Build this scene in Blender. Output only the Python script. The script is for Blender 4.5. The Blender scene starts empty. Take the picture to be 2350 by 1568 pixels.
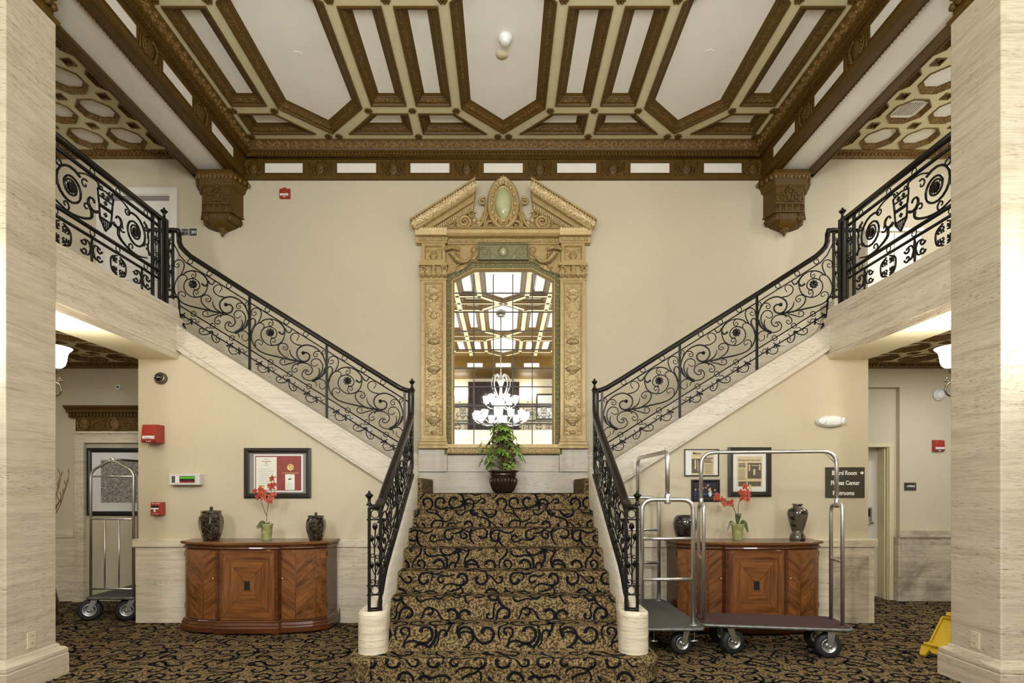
import bpy, math, random
from mathutils import Vector, Matrix
from mathutils.geometry import tessellate_polygon
random.seed(7)
scene = bpy.context.scene
COL = scene.collection
PI = math.pi
EYE = 1.413            # eye height of the photographer above the carpet


# ------------------------------------------------------------------ mesh builder
class MB:
    def __init__(s):
        s.v = []; s.f = []; s.mi = []; s.sm = []; s.m = 0; s.smooth = False; s.M = None

    def add(s, vs, fs, smooth=None):
        b = len(s.v)
        if s.M is not None:
            vs = [s.M @ Vector(p) for p in vs]
        s.v.extend([tuple(p) for p in vs])
        sm = s.smooth if smooth is None else smooth
        for f in fs:
            s.f.append([b + i for i in f]); s.mi.append(s.m); s.sm.append(sm)
        return s

    def box(s, x0, x1, y0, y1, z0, z1):
        x0, x1 = min(x0, x1), max(x0, x1); y0, y1 = min(y0, y1), max(y0, y1); z0, z1 = min(z0, z1), max(z0, z1)
        vs = [(x, y, z) for x in (x0, x1) for y in (y0, y1) for z in (z0, z1)]
        return s.add(vs, [(0, 1, 3, 2), (4, 6, 7, 5), (0, 4, 5, 1), (2, 3, 7, 6), (0, 2, 6, 4), (1, 5, 7, 3)], False)

    def prism(s, poly, axis, a, b, smooth=False):
        """2D outline extruded along an axis: x -> (y,z), y -> (x,z), z -> (x,y)"""
        def P(p, t):
            return (t, p[0], p[1]) if axis == 'x' else (p[0], t, p[1]) if axis == 'y' else (p[0], p[1], t)
        n = len(poly)
        vs = [P(p, a) for p in poly] + [P(p, b) for p in poly]
        fs = [(i, (i + 1) % n, n + (i + 1) % n, n + i) for i in range(n)]
        s.add(vs, fs, smooth)
        tri = tessellate_polygon([[Vector((p[0], p[1], 0)) for p in poly]])
        s.add([P(p, a) for p in poly], [tuple(t) for t in tri], False)
        s.add([P(p, b) for p in poly], [tuple(reversed(t)) for t in tri], False)
        return s

    def sheet(s, loops, z):
        """flat horizontal sheet with holes"""
        tri = tessellate_polygon([[Vector((p[0], p[1], 0)) for p in l] for l in loops])
        flat = [(p[0], p[1], z) for l in loops for p in l]
        return s.add(flat, [tuple(t) for t in tri], False)

    def tube(s, pts, r, n=7, closed=False, caps=True, flat=1.0, up=None):
        pts = [Vector(p) for p in pts]
        k = len(pts)
        rs = r if isinstance(r, (list, tuple)) else [r] * k
        T = []
        for i in range(k):
            if closed:
                t = pts[(i + 1) % k] - pts[i - 1]
            else:
                t = pts[min(i + 1, k - 1)] - pts[max(i - 1, 0)]
            T.append(t.normalized() if t.length > 1e-9 else Vector((0, 0, 1)))
        if up is None:
            up = Vector((0, 0, 1)) if abs(T[0].z) < .9 else Vector((1, 0, 0))
            fixed = None
        else:
            fixed = Vector(up)
        U = T[0].cross(Vector(up)).normalized()
        vs = []
        for i in range(k):
            if fixed is not None:
                U = T[i].cross(fixed)
                if U.length < 1e-6:
                    U = Vector((1, 0, 0))
                U.normalize()
            else:
                U = (U - T[i] * U.dot(T[i]))
                U = U.normalized() if U.length > 1e-9 else T[i].orthogonal().normalized()
            V = T[i].cross(U)
            for j in range(n):
                a = 2 * PI * j / n
                vs.append(pts[i] + U * (rs[i] * math.cos(a)) + V * (rs[i] * flat * math.sin(a)))
        fs = []
        for i in range(k if closed else k - 1):
            b0, b1 = i * n, ((i + 1) % k) * n
            for j in range(n):
                fs.append((b0 + j, b0 + (j + 1) % n, b1 + (j + 1) % n, b1 + j))
        if caps and not closed:
            fs.append(tuple(range(n))[::-1]); fs.append(tuple((k - 1) * n + j for j in range(n)))
        return s.add(vs, fs, True)

    def lathe(s, prof, n=24, c=(0, 0, 0), a0=0.0, smooth=True, cap=True):
        vs = []
        for r, z in prof:
            for j in range(n):
                a = a0 + 2 * PI * j / n
                vs.append((c[0] + r * math.cos(a), c[1] + r * math.sin(a), c[2] + z))
        fs = []
        for i in range(len(prof) - 1):
            for j in range(n):
                fs.append((i * n + j, i * n + (j + 1) % n, (i + 1) * n + (j + 1) % n, (i + 1) * n + j))
        if cap:
            fs.append(tuple(range(n))[::-1]); fs.append(tuple((len(prof) - 1) * n + j for j in range(n)))
        return s.add(vs, fs, smooth)

    def ball(s, c, r, n=10, sc=(1, 1, 1)):
        m = max(4, n // 2)
        vs = []; fs = []
        for i in range(m + 1):
            t = PI * i / m
            for j in range(n):
                a = 2 * PI * j / n
                vs.append((c[0] + r * sc[0] * math.sin(t) * math.cos(a), c[1] + r * sc[1] * math.sin(t) * math.sin(a), c[2] + r * sc[2] * math.cos(t)))
        for i in range(m):
            for j in range(n):
                fs.append((i * n + j, (i + 1) * n + j, (i + 1) * n + (j + 1) % n, i * n + (j + 1) % n))
        return s.add(vs, fs, True)

    def strip(s, prof, path, closed=False, smooth=False):
        """loft: prof(i) gives the ring of points at station i"""
        rings = [prof(i) for i in range(len(path))]
        n = len(rings[0]); k = len(rings)
        vs = [p for r in rings for p in r]
        fs = []
        for i in range(k if closed else k - 1):
            b0, b1 = i * n, ((i + 1) % k) * n
            for j in range(n - 1):
                fs.append((b0 + j, b0 + j + 1, b1 + j + 1, b1 + j))
        return s.add(vs, fs, smooth)

    def frame(s, poly, prof, z0, up=1):
        """mitred moulding round a convex outline in plan: prof = (inset, height)"""
        rings = [[(p[0], p[1], z0 + up * h) for p in inset(poly, w)] for w, h in prof]
        n = len(poly)
        vs = [p for r in rings for p in r]
        fs = []
        for i in range(len(rings) - 1):
            for j in range(n):
                fs.append((i * n + j, i * n + (j + 1) % n, (i + 1) * n + (j + 1) % n, (i + 1) * n + j))
        return s.add(vs, fs, False)

    def vframe(s, poly, prof, y0):
        """mitred picture-frame moulding round a convex outline in the XZ plane; prof = (inset, out towards -Y)"""
        rings = [[(p[0], y0 - h, p[1]) for p in inset(poly, w)] for w, h in prof]
        n = len(poly)
        vs = [p for r in rings for p in r]
        fs = []
        for i in range(len(rings) - 1):
            for j in range(n):
                fs.append((i * n + j, i * n + (j + 1) % n, (i + 1) * n + (j + 1) % n, (i + 1) * n + j))
        return s.add(vs, fs, False)

    def leaf(s, base, tip, nrm, w, bend=0.15, n=5, thick=0.0):
        """a pointed leaf blade with a mid-rib"""
        b = Vector(base); t = Vector(tip); d = t - b; L = d.length; N = Vector(nrm).normalized()
        side = d.cross(N)
        if side.length < 1e-9:
            side = d.orthogonal()
        side.normalize(); N = side.cross(d).normalized()
        vs = []; fs = []
        for i in range(n + 1):
            u = i / n
            ww = w * (math.sin(PI * min(1, u * .92 + .08)) ** .8) * .5
            c = b + d * u + N * (bend * L * math.sin(PI * u))
            vs += [c + side * ww - N * ww * .25, c, c - side * ww - N * ww * .25]
        for i in range(n):
            a = i * 3
            fs += [(a, a + 1, a + 4, a + 3), (a + 1, a + 2, a + 5, a + 4)]
        return s.add(vs, fs, True)

    def build(s, name, mats, parent=None, bevel=0.0, seg=2):
        me = bpy.data.meshes.new(name)
        off = Vector((0, 0, 0))
        p = parent
        while p is not None:
            off += p.location; p = p.parent
        me.from_pydata([(v[0] - off.x, v[1] - off.y, v[2] - off.z) for v in s.v], [], s.f)
        for m in (mats if isinstance(mats, (list, tuple)) else [mats]):
            me.materials.append(m)
        me.polygons.foreach_set('material_index', s.mi)
        me.polygons.foreach_set('use_smooth', s.sm)
        me.update()
        o = bpy.data.objects.new(name, me)
        COL.objects.link(o)
        if parent is not None:
            o.parent = parent
        if bevel:
            b = o.modifiers.new('edge', 'BEVEL'); b.width = bevel; b.segments = seg; b.limit_method = 'ANGLE'; b.angle_limit = .7
        return o


def inset(poly, w):
    """inset a convex polygon (either winding) by w"""
    if abs(w) < 1e-9:
        return [tuple(p) for p in poly]
    n = len(poly)
    A = sum(poly[i][0] * poly[(i + 1) % n][1] - poly[(i + 1) % n][0] * poly[i][1] for i in range(n))
    sg = 1 if A > 0 else -1
    out = []
    for i in range(n):
        p0, p1, p2 = Vector(poly[i - 1][:2]), Vector(poly[i][:2]), Vector(poly[(i + 1) % n][:2])
        d1 = (p1 - p0).normalized(); d2 = (p2 - p1).normalized()
        n1 = Vector((-d1.y, d1.x)) * sg; n2 = Vector((-d2.y, d2.x)) * sg
        b = n1 + n2
        q = p1 + b * (w / max(.2, 1 + n1.dot(n2)))
        out.append((q.x, q.y))
    return out


def crom(pts, sub=5, closed=False):
    """Catmull-Rom through points of any dimension"""
    P = [Vector(p) for p in pts]; k = len(P); out = []
    rng = range(k) if closed else range(k - 1)
    for i in rng:
        if closed:
            a, b, c, d = P[i - 1], P[i], P[(i + 1) % k], P[(i + 2) % k]
        else:
            b, c = P[i], P[i + 1]; a = P[i - 1] if i else b + (b - c); d = P[i + 2] if i + 2 < k else c + (c - b)
        for j in range(sub):
            t = j / sub
            out.append(.5 * ((2 * b) + (c - a) * t + (2 * a - 5 * b + 4 * c - d) * t * t + (3 * b - a - 3 * c + d) * t ** 3))
    if not closed:
        out.append(P[-1])
    return out


def spiral(cx, cy, r0, r1, a0, a1, n=None):
    n = n or max(6, int(abs(a1 - a0) / .35))
    return [(cx + (r0 + (r1 - r0) * i / n) * math.cos(a0 + (a1 - a0) * i / n), cy + (r0 + (r1 - r0) * i / n) * math.sin(a0 + (a1 - a0) * i / n)) for i in range(n + 1)]


def taper(n, a, b, pw=1.0):
    return [a + (b - a) * (i / max(1, n - 1)) ** pw for i in range(n)]


def tag(o, label=None, cat=None, group=None, kind=None):
    if label: o['label'] = label
    if cat: o['category'] = cat
    if group: o['group'] = group
    if kind: o['kind'] = kind
    return o


def thing(name, label, cat, loc=(0, 0, 0), rz=0.0, group=None):
    o = bpy.data.objects.new(name, None); COL.objects.link(o)
    o.empty_display_size = .05
    o.location = loc; o.rotation_euler = (0, 0, rz)
    return tag(o, label, cat, group)


def struct(name, mb, mats, label=None, cat=None, parent=None, **k):
    o = mb.build(name, mats, parent, **k)
    if parent is None:
        o['kind'] = 'structure'
        tag(o, label, cat)
    return o


def dup(root, loc=None, rz=None, label=None, parent=None):
    r = root.copy(); COL.objects.link(r)
    if parent is not None: r.parent = parent
    if loc is not None: r.location = loc
    if rz is not None: r.rotation_euler = (0, 0, rz)
    if label: r['label'] = label
    for ch in list(root.children):
        c = ch.copy(); COL.objects.link(c); c.parent = r
        for g in list(ch.children):
            d = g.copy(); COL.objects.link(d); d.parent = c
    return r


def lettering(txt, size, loc, rot, m, parent, name='lettering', align='CENTER', depth=.0006, bold=0.0, sx=1.0):
    cu = bpy.data.curves.new(name, 'FONT'); cu.body = txt; cu.size = size; cu.align_x = align; cu.align_y = 'CENTER'; cu.extrude = depth; cu.offset = bold
    cu.materials.append(m); cu.resolution_u = 3
    tmp = bpy.data.objects.new(name, cu); COL.objects.link(tmp)
    me = bpy.data.meshes.new_from_object(tmp.evaluated_get(bpy.context.evaluated_depsgraph_get()))
    bpy.data.objects.remove(tmp); bpy.data.curves.remove(cu)
    o = bpy.data.objects.new(name, me); COL.objects.link(o)
    off = Vector((0, 0, 0)); p = parent
    while p is not None:
        off += p.location; p = p.parent
    o.parent = parent; o.location = Vector(loc) - off; o.rotation_euler = rot; o.scale = (sx, 1, 1)
    return o


# ------------------------------------------------------------------ materials
def lin(r, g, b):
    f = lambda c: (c / 255 / 12.92) if c / 255 <= .04045 else ((c / 255 + .055) / 1.055) ** 2.4
    return (f(r), f(g), f(b), 1)


class NT:
    def __init__(s, name):
        s.m = bpy.data.materials.new(name); s.m.use_nodes = True
        s.t = s.m.node_tree; s.bs = s.t.nodes['Principled BSDF']

    def n(s, typ, props=None, **ins):
        nd = s.t.nodes.new(typ)
        for k, v in (props or {}).items():
            setattr(nd, k, v)
        for k, v in ins.items():
            key = int(k[1:]) if k[0] == 'i' and k[1:].isdigit() else k.replace('_', ' ')
            s.put(nd.inputs[key], v)
        return nd

    def put(s, sock, v):
        if isinstance(v, bpy.types.NodeSocket): s.t.links.new(v, sock)
        elif isinstance(v, bpy.types.Node): s.t.links.new(v.outputs[0], sock)
        else: sock.default_value = v

    def coords(s, scale=(1, 1, 1), rot=(0, 0, 0), out='Object', loc=(0, 0, 0)):
        tc = s.n('ShaderNodeTexCoord')
        if any(rot):
            r = s.n('ShaderNodeMapping', Vector=tc.outputs[out], Rotation=rot).outputs[0]
            return s.n('ShaderNodeMapping', Vector=r, Scale=scale, Location=loc).outputs[0]
        return s.n('ShaderNodeMapping', Vector=tc.outputs[out], Scale=scale, Rotation=rot, Location=loc).outputs[0]

    def noise(s, vec, scale, detail=3, rough=.5, dist=0.0):
        return s.n('ShaderNodeTexNoise', Vector=vec, Scale=scale, Detail=detail, Roughness=rough, Distortion=dist).outputs[0]

    def ramp(s, fac, stops, interp='LINEAR'):
        r = s.n('ShaderNodeValToRGB', Fac=fac); r.color_ramp.interpolation = interp
        el = r.color_ramp.elements
        while len(el) < len(stops): el.new(.5)
        for e, (p, c) in zip(el, stops):
            e.position = p; e.color = c if len(c) == 4 else (*c, 1)
        return r.outputs[0]

    def mix(s, fac, a, b, blend='MIX'):
        nd = s.n('ShaderNodeMix', {'data_type': 'RGBA', 'blend_type': blend})
        s.put(nd.inputs[0], fac); s.put(nd.inputs[6], a); s.put(nd.inputs[7], b)
        return nd.outputs[2]

    def math(s, op, a, b=0.0):
        nd = s.n('ShaderNodeMath', {'operation': op}); s.put(nd.inputs[0], a); s.put(nd.inputs[1], b)
        return nd.outputs[0]

    def bump(s, h, strength=.3, dist=.01):
        nd = s.n('ShaderNodeBump', Height=h, Strength=strength, Distance=dist)
        s.put(s.bs.inputs['Normal'], nd.outputs[0])

    def set(s, color=None, rough=None, metal=None, coat=None, spec=None, emit=None, es=None, trans=None, alpha=None, sss=None):
        I = s.bs.inputs
        for k, v in (('Base Color', color), ('Roughness', rough), ('Metallic', metal), ('Coat Weight', coat), ('Specular IOR Level', spec), ('Emission Color', emit), ('Emission Strength', es), ('Transmission Weight', trans), ('Alpha', alpha)):
            if v is not None: s.put(I[k], v)
        return s.m


def plain(name, col, rough=.5, metal=0.0, coat=0.0, spec=.5, var=.06, vscale=30, bump=0.0):
    t = NT(name)
    nz = t.noise(t.coords(), vscale, 2)
    c = t.mix(t.ramp(nz, [(.3, (0, 0, 0)), (.7, (1, 1, 1))]), tuple(x * (1 - var) for x in col[:3]) + (1,), tuple(min(1, x * (1 + var)) for x in col[:3]) + (1,))
    if bump: t.bump(nz, bump, .004)
    return t.set(c, rough, metal, coat, spec)


def wallpaper(name, col):
    t = NT(name)
    a = t.noise(t.coords((160, 160, 6)), 1, 2)
    b = t.noise(t.coords((9, 9, 90)), 1, 2)
    f = t.math('ADD', t.math('MULTIPLY', a, .6), t.math('MULTIPLY', b, .4))
    c = t.mix(t.ramp(f, [(.35, (0, 0, 0)), (.65, (1, 1, 1))]), tuple(x * .975 for x in col[:3]) + (1,), tuple(x * 1.02 for x in col[:3]) + (1,))
    return t.set(c, .75, spec=.25)


def travertine(name, base, vein, pit, rot=(0, 0, 0), blotch=0.0, polish=.42):
    t = NT(name)
    v1 = t.noise(t.coords((.8, .8, 15), rot), 1.7, 3, .6, .15)
    v2 = t.noise(t.coords((4.5, 4.5, 95), rot), 1.5, 2, .6, .1)
    f = t.math('ADD', t.math('MULTIPLY', v1, .55), t.math('MULTIPLY', v2, .45))
    c = t.ramp(f, [(.30, vein), (.42, tuple(.55 * a + .45 * b for a, b in zip(base[:3], vein[:3]))), (.54, base), (.75, tuple(min(1, x * 1.12) for x in base[:3]))])
    p = t.noise(t.coords((7, 7, 62), rot), 2.4, 2, .55)
    region = t.noise(t.coords((.8, .8, 5), rot), 1.1, 1)
    pm = t.math('MULTIPLY', t.ramp(p, [(.59, (0, 0, 0)), (.66, (1, 1, 1))]), t.ramp(region, [(.40, (0, 0, 0)), (.62, (1, 1, 1))]))
    c = t.mix(t.math('MULTIPLY', pm, .55), c, pit)
    if blotch:
        g = t.noise(t.coords(), 2.6, 5, .65, .6)
        c = t.mix(t.ramp(g, [(.45, (0, 0, 0)), (.7, (blotch,) * 3)]), c, tuple(x * .5 for x in vein[:3]) + (1,))
    t.bump(p, .06, .004)
    return t.set(c, polish, spec=.4)


def carved(name, col, hi, scale=42, rough=.42, metal=0.0, strength=.8, coat=0.0):
    """painted or gilt carved plaster: small foliate relief as bump"""
    t = NT(name)
    v = t.n('ShaderNodeTexVoronoi', {'feature': 'SMOOTH_F1'}, Vector=t.coords(), Scale=scale, Smoothness=.25).outputs[0]
    w = t.noise(t.coords(), scale * .9, 2, .5, 1.6)
    h = t.math('ADD', t.math('MULTIPLY', v, -1.0), t.math('MULTIPLY', w, .8))
    c = t.mix(t.ramp(w, [(.4, (0, 0, 0)), (.66, (1, 1, 1))]), col, hi)
    t.bump(h, strength, .012)
    return t.set(c, rough, metal, coat, .3)


def veneer(name, dark, light, rot=(0, 0, 0), scale=(3, 3, 60)):
    t = NT(name)
    vec = t.coords(scale, rot)
    a = t.noise(vec, 1.0, 5, .6, .35)
    b = t.noise(t.coords(tuple(x * .3 for x in scale), rot), 1.3, 2)
    f = t.math('ADD', t.math('MULTIPLY', a, .7), t.math('MULTIPLY', b, .3))
    c = t.ramp(f, [(.32, dark), (.5, tuple((x + y) * .5 for x, y in zip(dark[:3], light[:3]))), (.66, light)])
    return t.set(c, .3, coat=.5, spec=.5)


def carpet(name):
    t = NT(name)
    sp = t.n('ShaderNodeTexNoise', Vector=t.coords(), Scale=62., Detail=1., Roughness=.4, Distortion=.7).outputs[0]
    m = t.ramp(sp, [(.47, (0, 0, 0)), (.53, (1, 1, 1))])
    c = t.mix(m, lin(138, 117, 79), lin(58, 43, 21))
    fib = t.noise(t.coords(), 700, 0)
    c = t.mix(.12, c, t.ramp(fib, [(.3, (.02, .015, .01)), (.7, (.34, .26, .15))]))
    return t.set(c, .95, spec=.1)


def glow(name, col, s):
    t = NT(name)
    return t.set((.02, .02, .02, 1), .4, spec=.2, emit=col, es=s)


M = {}
M['wall_up'] = wallpaper('cream wallpaper', lin(200, 188, 160))
M['white_paint'] = plain('white paint', lin(226, 220, 206), .4, var=.02)
M['cream_paint'] = plain('cream paint', lin(212, 200, 160), .4, var=.03)
M['soffit'] = plain('cream soffit paint', lin(225, 214, 180), .5, var=.02)
M['rib'] = plain('cream ceiling paint', lin(212, 202, 160), .6, var=.03, vscale=8)
M['panel'] = plain('pale ceiling paint', lin(240, 236, 224), .7, var=.025, vscale=3)
M['frieze_white'] = plain('white frieze paint', lin(228, 222, 208), .6, var=.02)
M['brown'] = carved('brown carved plaster', lin(80, 57, 15), lin(112, 84, 34), 44, .38, strength=.7)
M['brown_smooth'] = plain('brown painted plaster', lin(86, 62, 17), .46, spec=.3, var=.12, vscale=14, bump=.05)
M['brown_gold'] = carved('gilded brown plaster', lin(92, 66, 24), lin(140, 108, 58), 55, .42, strength=.5)
M['gilt'] = plain('antique gilt', lin(176, 150, 98), .42, metal=.25, var=.1, vscale=18, bump=.05)
M['gilt_carved'] = carved('antique gilt carved', lin(146, 120, 72), lin(190, 164, 114), 48, .42, .2, .4)
M['gilt_bright'] = carved('bright gilt carved', lin(160, 134, 86), lin(214, 192, 148), 50, .36, .3, .4)
M['green'] = carved('green patina carved', lin(116, 110, 68), lin(160, 152, 108), 75, .42, .1, .8)
M['green_stone'] = plain('pale green glazed stone', lin(176, 178, 130), .18, coat=.6, var=.15, vscale=9)
M['green_flat'] = plain('green patina', lin(124, 120, 82), .4, var=.12, vscale=20, bump=.1)
tb, tv, tp = lin(220, 207, 181), lin(178, 163, 135), lin(92, 78, 58)
M['stone'] = travertine('travertine', tb, tv, tp)
M['stone_pillar'] = travertine('pillar travertine', lin(208, 194, 168), lin(168, 153, 126), lin(84, 70, 50), blotch=.12)
M['stone_beam'] = travertine('lightened travertine', lin(234, 222, 198), lin(196, 175, 148), lin(110, 94, 72), blotch=.1)  # same travertine, lightened to make up for weak light on the balcony edge
M['stone_rough'] = travertine('mottled travertine', lin(198, 186, 162), lin(150, 138, 114), tp, blotch=.75)
M['stone_light'] = travertine('light travertine', lin(208, 198, 178), lin(190, 178, 156), lin(120, 106, 84))
M['iron'] = plain('wrought iron', (.012, .011, .009, 1), .32, metal=.5, var=.3, vscale=60)
M['rail_wood'] = plain('dark handrail', (.012, .008, .005, 1), .38, spec=.3, coat=.1, var=.3, vscale=12)
M['chrome'] = plain('brushed steel', (.72, .70, .66, 1), .36, metal=1.0, var=.04)
M['zinc'] = plain('zinc plated steel', (.55, .55, .53, 1), .35, metal=1.0, var=.1)
M['rubber'] = plain('black rubber', (.012, .012, .012, 1), .6, var=.2)
M['deck_purple'] = plain('purple cart carpet', lin(84, 64, 62), .95, var=.25, vscale=160, bump=.3, spec=.1)
M['deck_grey'] = plain('grey cart carpet', lin(92, 90, 84), .95, var=.3, vscale=140, bump=.3, spec=.1)
M['deck_edge'] = plain('scuffed bumper', lin(120, 120, 112), .4, metal=.6, var=.3, vscale=30)
wd, wl = lin(66, 33, 11), lin(146, 92, 44)
M['wood'] = veneer('walnut veneer', wd, wl, scale=(40, 40, 2.5))
M['wood_h'] = veneer('walnut veneer level grain', wd, wl, scale=(2.5, 40, 40))
M['wood_a'] = veneer('walnut veneer rising grain', wd, wl, (0, math.radians(38), 0), (3, 30, 34))
M['wood_b'] = veneer('walnut veneer falling grain', wd, wl, (0, math.radians(-38), 0), (3, 30, 34))
M['wood_dark'] = veneer('dark walnut', lin(52, 22, 8), lin(104, 56, 24), scale=(2.5, 12, 40))
M['wood_top'] = veneer('walnut top', lin(84, 46, 20), lin(140, 92, 48), scale=(2.5, 30, 30))
M['carpet'] = carpet('patterned carpet')
M['yarn'] = plain('black carpet yarn', (.007, .007, .009, 1), .95, var=.3, vscale=300, spec=.1)
M['black'] = plain('black', (.01, .01, .01, 1), .4, var=.1)
M['black_frame'] = plain('black picture frame', lin(42, 38, 32), .3, coat=.3, var=.1)
M['mat_white'] = plain('white picture mat', lin(224, 222, 214), .8, var=.01)
M['mat_grey'] = plain('grey picture mat', lin(138, 130, 124), .8, var=.02)
M['red_mat'] = plain('dark red folder', lin(140, 62, 56), .6, var=.05)
M['paper'] = plain('paper', lin(228, 226, 210), .8, var=.02)
M['newsprint'] = plain('old newsprint', lin(206, 188, 148), .85, var=.05)
M['ink'] = plain('ink', lin(96, 86, 70), .8, var=.1)
M['ink_dark'] = plain('dark ink', lin(54, 50, 46), .8, var=.1)
M['gold'] = plain('gold leaf', lin(214, 182, 112), .35, metal=.6, var=.1)
M['red'] = plain('fire alarm red', lin(160, 50, 38), .4, var=.04)
M['white_plastic'] = plain('white plastic', lin(232, 230, 222), .35, var=.01)
M['ivory'] = plain('ivory plastic', lin(214, 202, 166), .4, var=.01)
M['grey_plastic'] = plain('grey plastic', lin(206, 200, 192), .4, var=.02)
M['clear'] = plain('strobe lens', lin(226, 226, 226), .12, coat=.8, var=.2, vscale=90)
M['sign'] = plain('dark sign', lin(62, 58, 46), .4, var=.04)
M['sign_text'] = plain('white sign lettering', lin(238, 236, 226), .5, var=.01)
M['lcd'] = glow('green display', (.13, .62, .02, 1), .55)
M['leaf'] = plain('green leaf', lin(92, 122, 42), .4, var=.45, vscale=26)
M['leaf_lt'] = plain('fresh green leaf', lin(136, 164, 70), .4, var=.3, vscale=26)
M['orchid_leaf'] = plain('orchid leaf', lin(74, 86, 48), .4, var=.2)
M['stem'] = plain('stem', lin(110, 96, 58), .6, var=.2)
M['petal'] = plain('coral petals', lin(176, 72, 48), .6, var=.25, vscale=50)
M['bud'] = plain('pale bud', lin(214, 190, 120), .6, var=.1)
M['moss_pot'] = plain('mossy green pot', lin(150, 148, 92), .8, var=.25, vscale=24, bump=.2)
M['bronze_pot'] = plain('dark bronze pot', lin(58, 44, 32), .28, metal=.35, coat=.4, var=.3, vscale=10)
M['soil'] = plain('soil', lin(40, 30, 20), .95, var=.4, vscale=80, bump=.5)
M['yellow'] = plain('yellow plastic', lin(206, 170, 40), .45, var=.06)
M['twig'] = plain('dry twigs', lin(120, 94, 56), .8, var=.3)
M['lamp_glass'] = glow('lit frosted shade', (1, .94, .80, 1), 24.0)
M['bulb'] = glow('chandelier shade', (.96, .99, 1.0, 1), 110.0)
M['curtain'] = plain('dark curtain', lin(52, 40, 34), .9, var=.3, vscale=12)
M['leading'] = plain('dark leaded bars', lin(70, 64, 50), .5, var=.1)
M['pewter'] = plain('pewter', lin(120, 112, 100), .35, metal=.9, var=.1)
M['top_grey'] = plain('grey top field', lin(112, 102, 82), .25, var=.05)  # grey four-sided field laid on the sideboard tops
t = NT('mottled ceramic glaze')
nz = t.noise(t.coords(), 38, 3, .55, 1.4)
M['glaze'] = t.set(t.mix(t.ramp(nz, [(.42, (0, 0, 0)), (.49, (1, 1, 1))]), lin(84, 72, 50), lin(24, 17, 11)), .14, coat=.7)
t = NT('grey leaf glaze')
nz = t.noise(t.coords(), 13, 1, .4, .8)
M['glaze_grey'] = t.set(t.mix(t.ramp(nz, [(.55, (0, 0, 0)), (.59, (1, 1, 1))]), lin(84, 76, 60), lin(26, 20, 16)), .1, coat=.8)
t = NT('black lacquer glaze')
nz = t.noise(t.coords(), 34, 2, .5, 1.0)
M['glaze_black'] = t.set(t.mix(t.ramp(nz, [(.66, (0, 0, 0)), (.70, (1, 1, 1))]), (.012, .008, .008, 1), lin(150, 120, 120)), .07, coat=1.0)
t = NT('mirror glass')
M['mirror'] = t.set((.93, .92, .88, 1), .015, 1.0)
t = NT('map print')
v = t.n('ShaderNodeTexVoronoi', {'feature': 'DISTANCE_TO_EDGE'}, Vector=t.coords(), Scale=27., Randomness=1.).outputs[0]
M['map'] = t.set(t.mix(t.ramp(v, [(.018, (0, 0, 0)), (.045, (1, 1, 1))]), lin(52, 50, 46), t.mix(t.ramp(t.noise(t.coords(), 45, 3), [(.45, (0, 0, 0)), (.6, (1, 1, 1))]), lin(138, 134, 124), lin(176, 172, 160))), .35)


# ------------------------------------------------------------------ room shell
WY = 6.85          # back wall
ZC = 5.72          # plane of the ceiling ribs
SP = 5.76          # wall under the upper flights
HX, HY = .80, 1.12  # carpet repeat


def carpet_strokes():
    """scrolls of one repeat: fat curls whose stems sweep away and run into their neighbours, with arcs between"""
    R = random.Random(11)
    out = []
    nx, ny = 5, 7
    for i in range(nx):
        for j in range(ny):
            big = (i + 2 * j) % 3 != 1
            cx = (i + .5 + (j % 2) * .5 + R.uniform(-.12, .12)) * HX / nx
            cy = (j + .5 + R.uniform(-.12, .12)) * HY / ny
            r1 = R.uniform(.060, .082) if big else R.uniform(.036, .046)
            a0 = R.uniform(0, 2 * PI); d = R.choice((-1, 1)); turn = R.uniform(4.2, 5.2)
            p = spiral(cx, cy, r1 * .34, r1, a0, a0 + d * turn, 16)
            w0 = .0128 if big else .0104
            w = [w0 * 1.2] * 3 + taper(14, w0, w0 * .8)
            a = a0 + d * turn
            px, py = p[-1]; th = a + d * PI / 2
            n = 13 if big else 8
            for q in range(n):
                th += d * (.10 if q < n * .35 else -.17)
                px += math.cos(th) * .015; py += math.sin(th) * .015
                p.append((px, py)); w.append(w0 * (.8 - .3 * q / n))
            out.append((p, w))
    for i in range(6):                      # plain bridging arcs
        cx, cy, r, a = R.uniform(0, HX), R.uniform(0, HY), R.uniform(.09, .13), R.uniform(0, 6)
        p = spiral(cx, cy, r, r * 1.1, a, a + 2.0, 14)
        out.append((p, [.0040 + .0085 * math.sin(PI * (k + .5) / 15) for k in range(15)]))
    return out


STROKES = carpet_strokes()


def lay_pattern(mb, u0, u1, v0, v1, place, ou=0.0, ov=0.0):
    """lay the black scrolls of the carpet over a surface: place(u, v, lift) -> point"""
    for ti in range(int((u0 - ou) // HX) - 1, int((u1 - ou) // HX) + 2):
        for tj in range(int((v0 - ov) // HY) - 1, int((v1 - ov) // HY) + 2):
            for p, w in STROKES:
                prev = None
                for k in range(len(p)):
                    a, b = p[max(0, k - 1)], p[min(len(p) - 1, k + 1)]
                    dx, dy = b[0] - a[0], b[1] - a[1]; L = math.hypot(dx, dy) or 1
                    x = p[k][0] + ti * HX + ou; y = p[k][1] + tj * HY + ov
                    q = [(x - dy / L * w[k] * s, y + dx / L * w[k] * s) for s in (1, 0, -1)]
                    ok = all(u0 <= c[0] <= u1 and v0 <= c[1] <= v1 for c in q)
                    if ok and prev is not None:
                        mb.add([place(*c, .0018) for c in prev + q], [(0, 3, 4, 1), (1, 4, 5, 2)], True)
                    prev = q if ok else None


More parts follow.
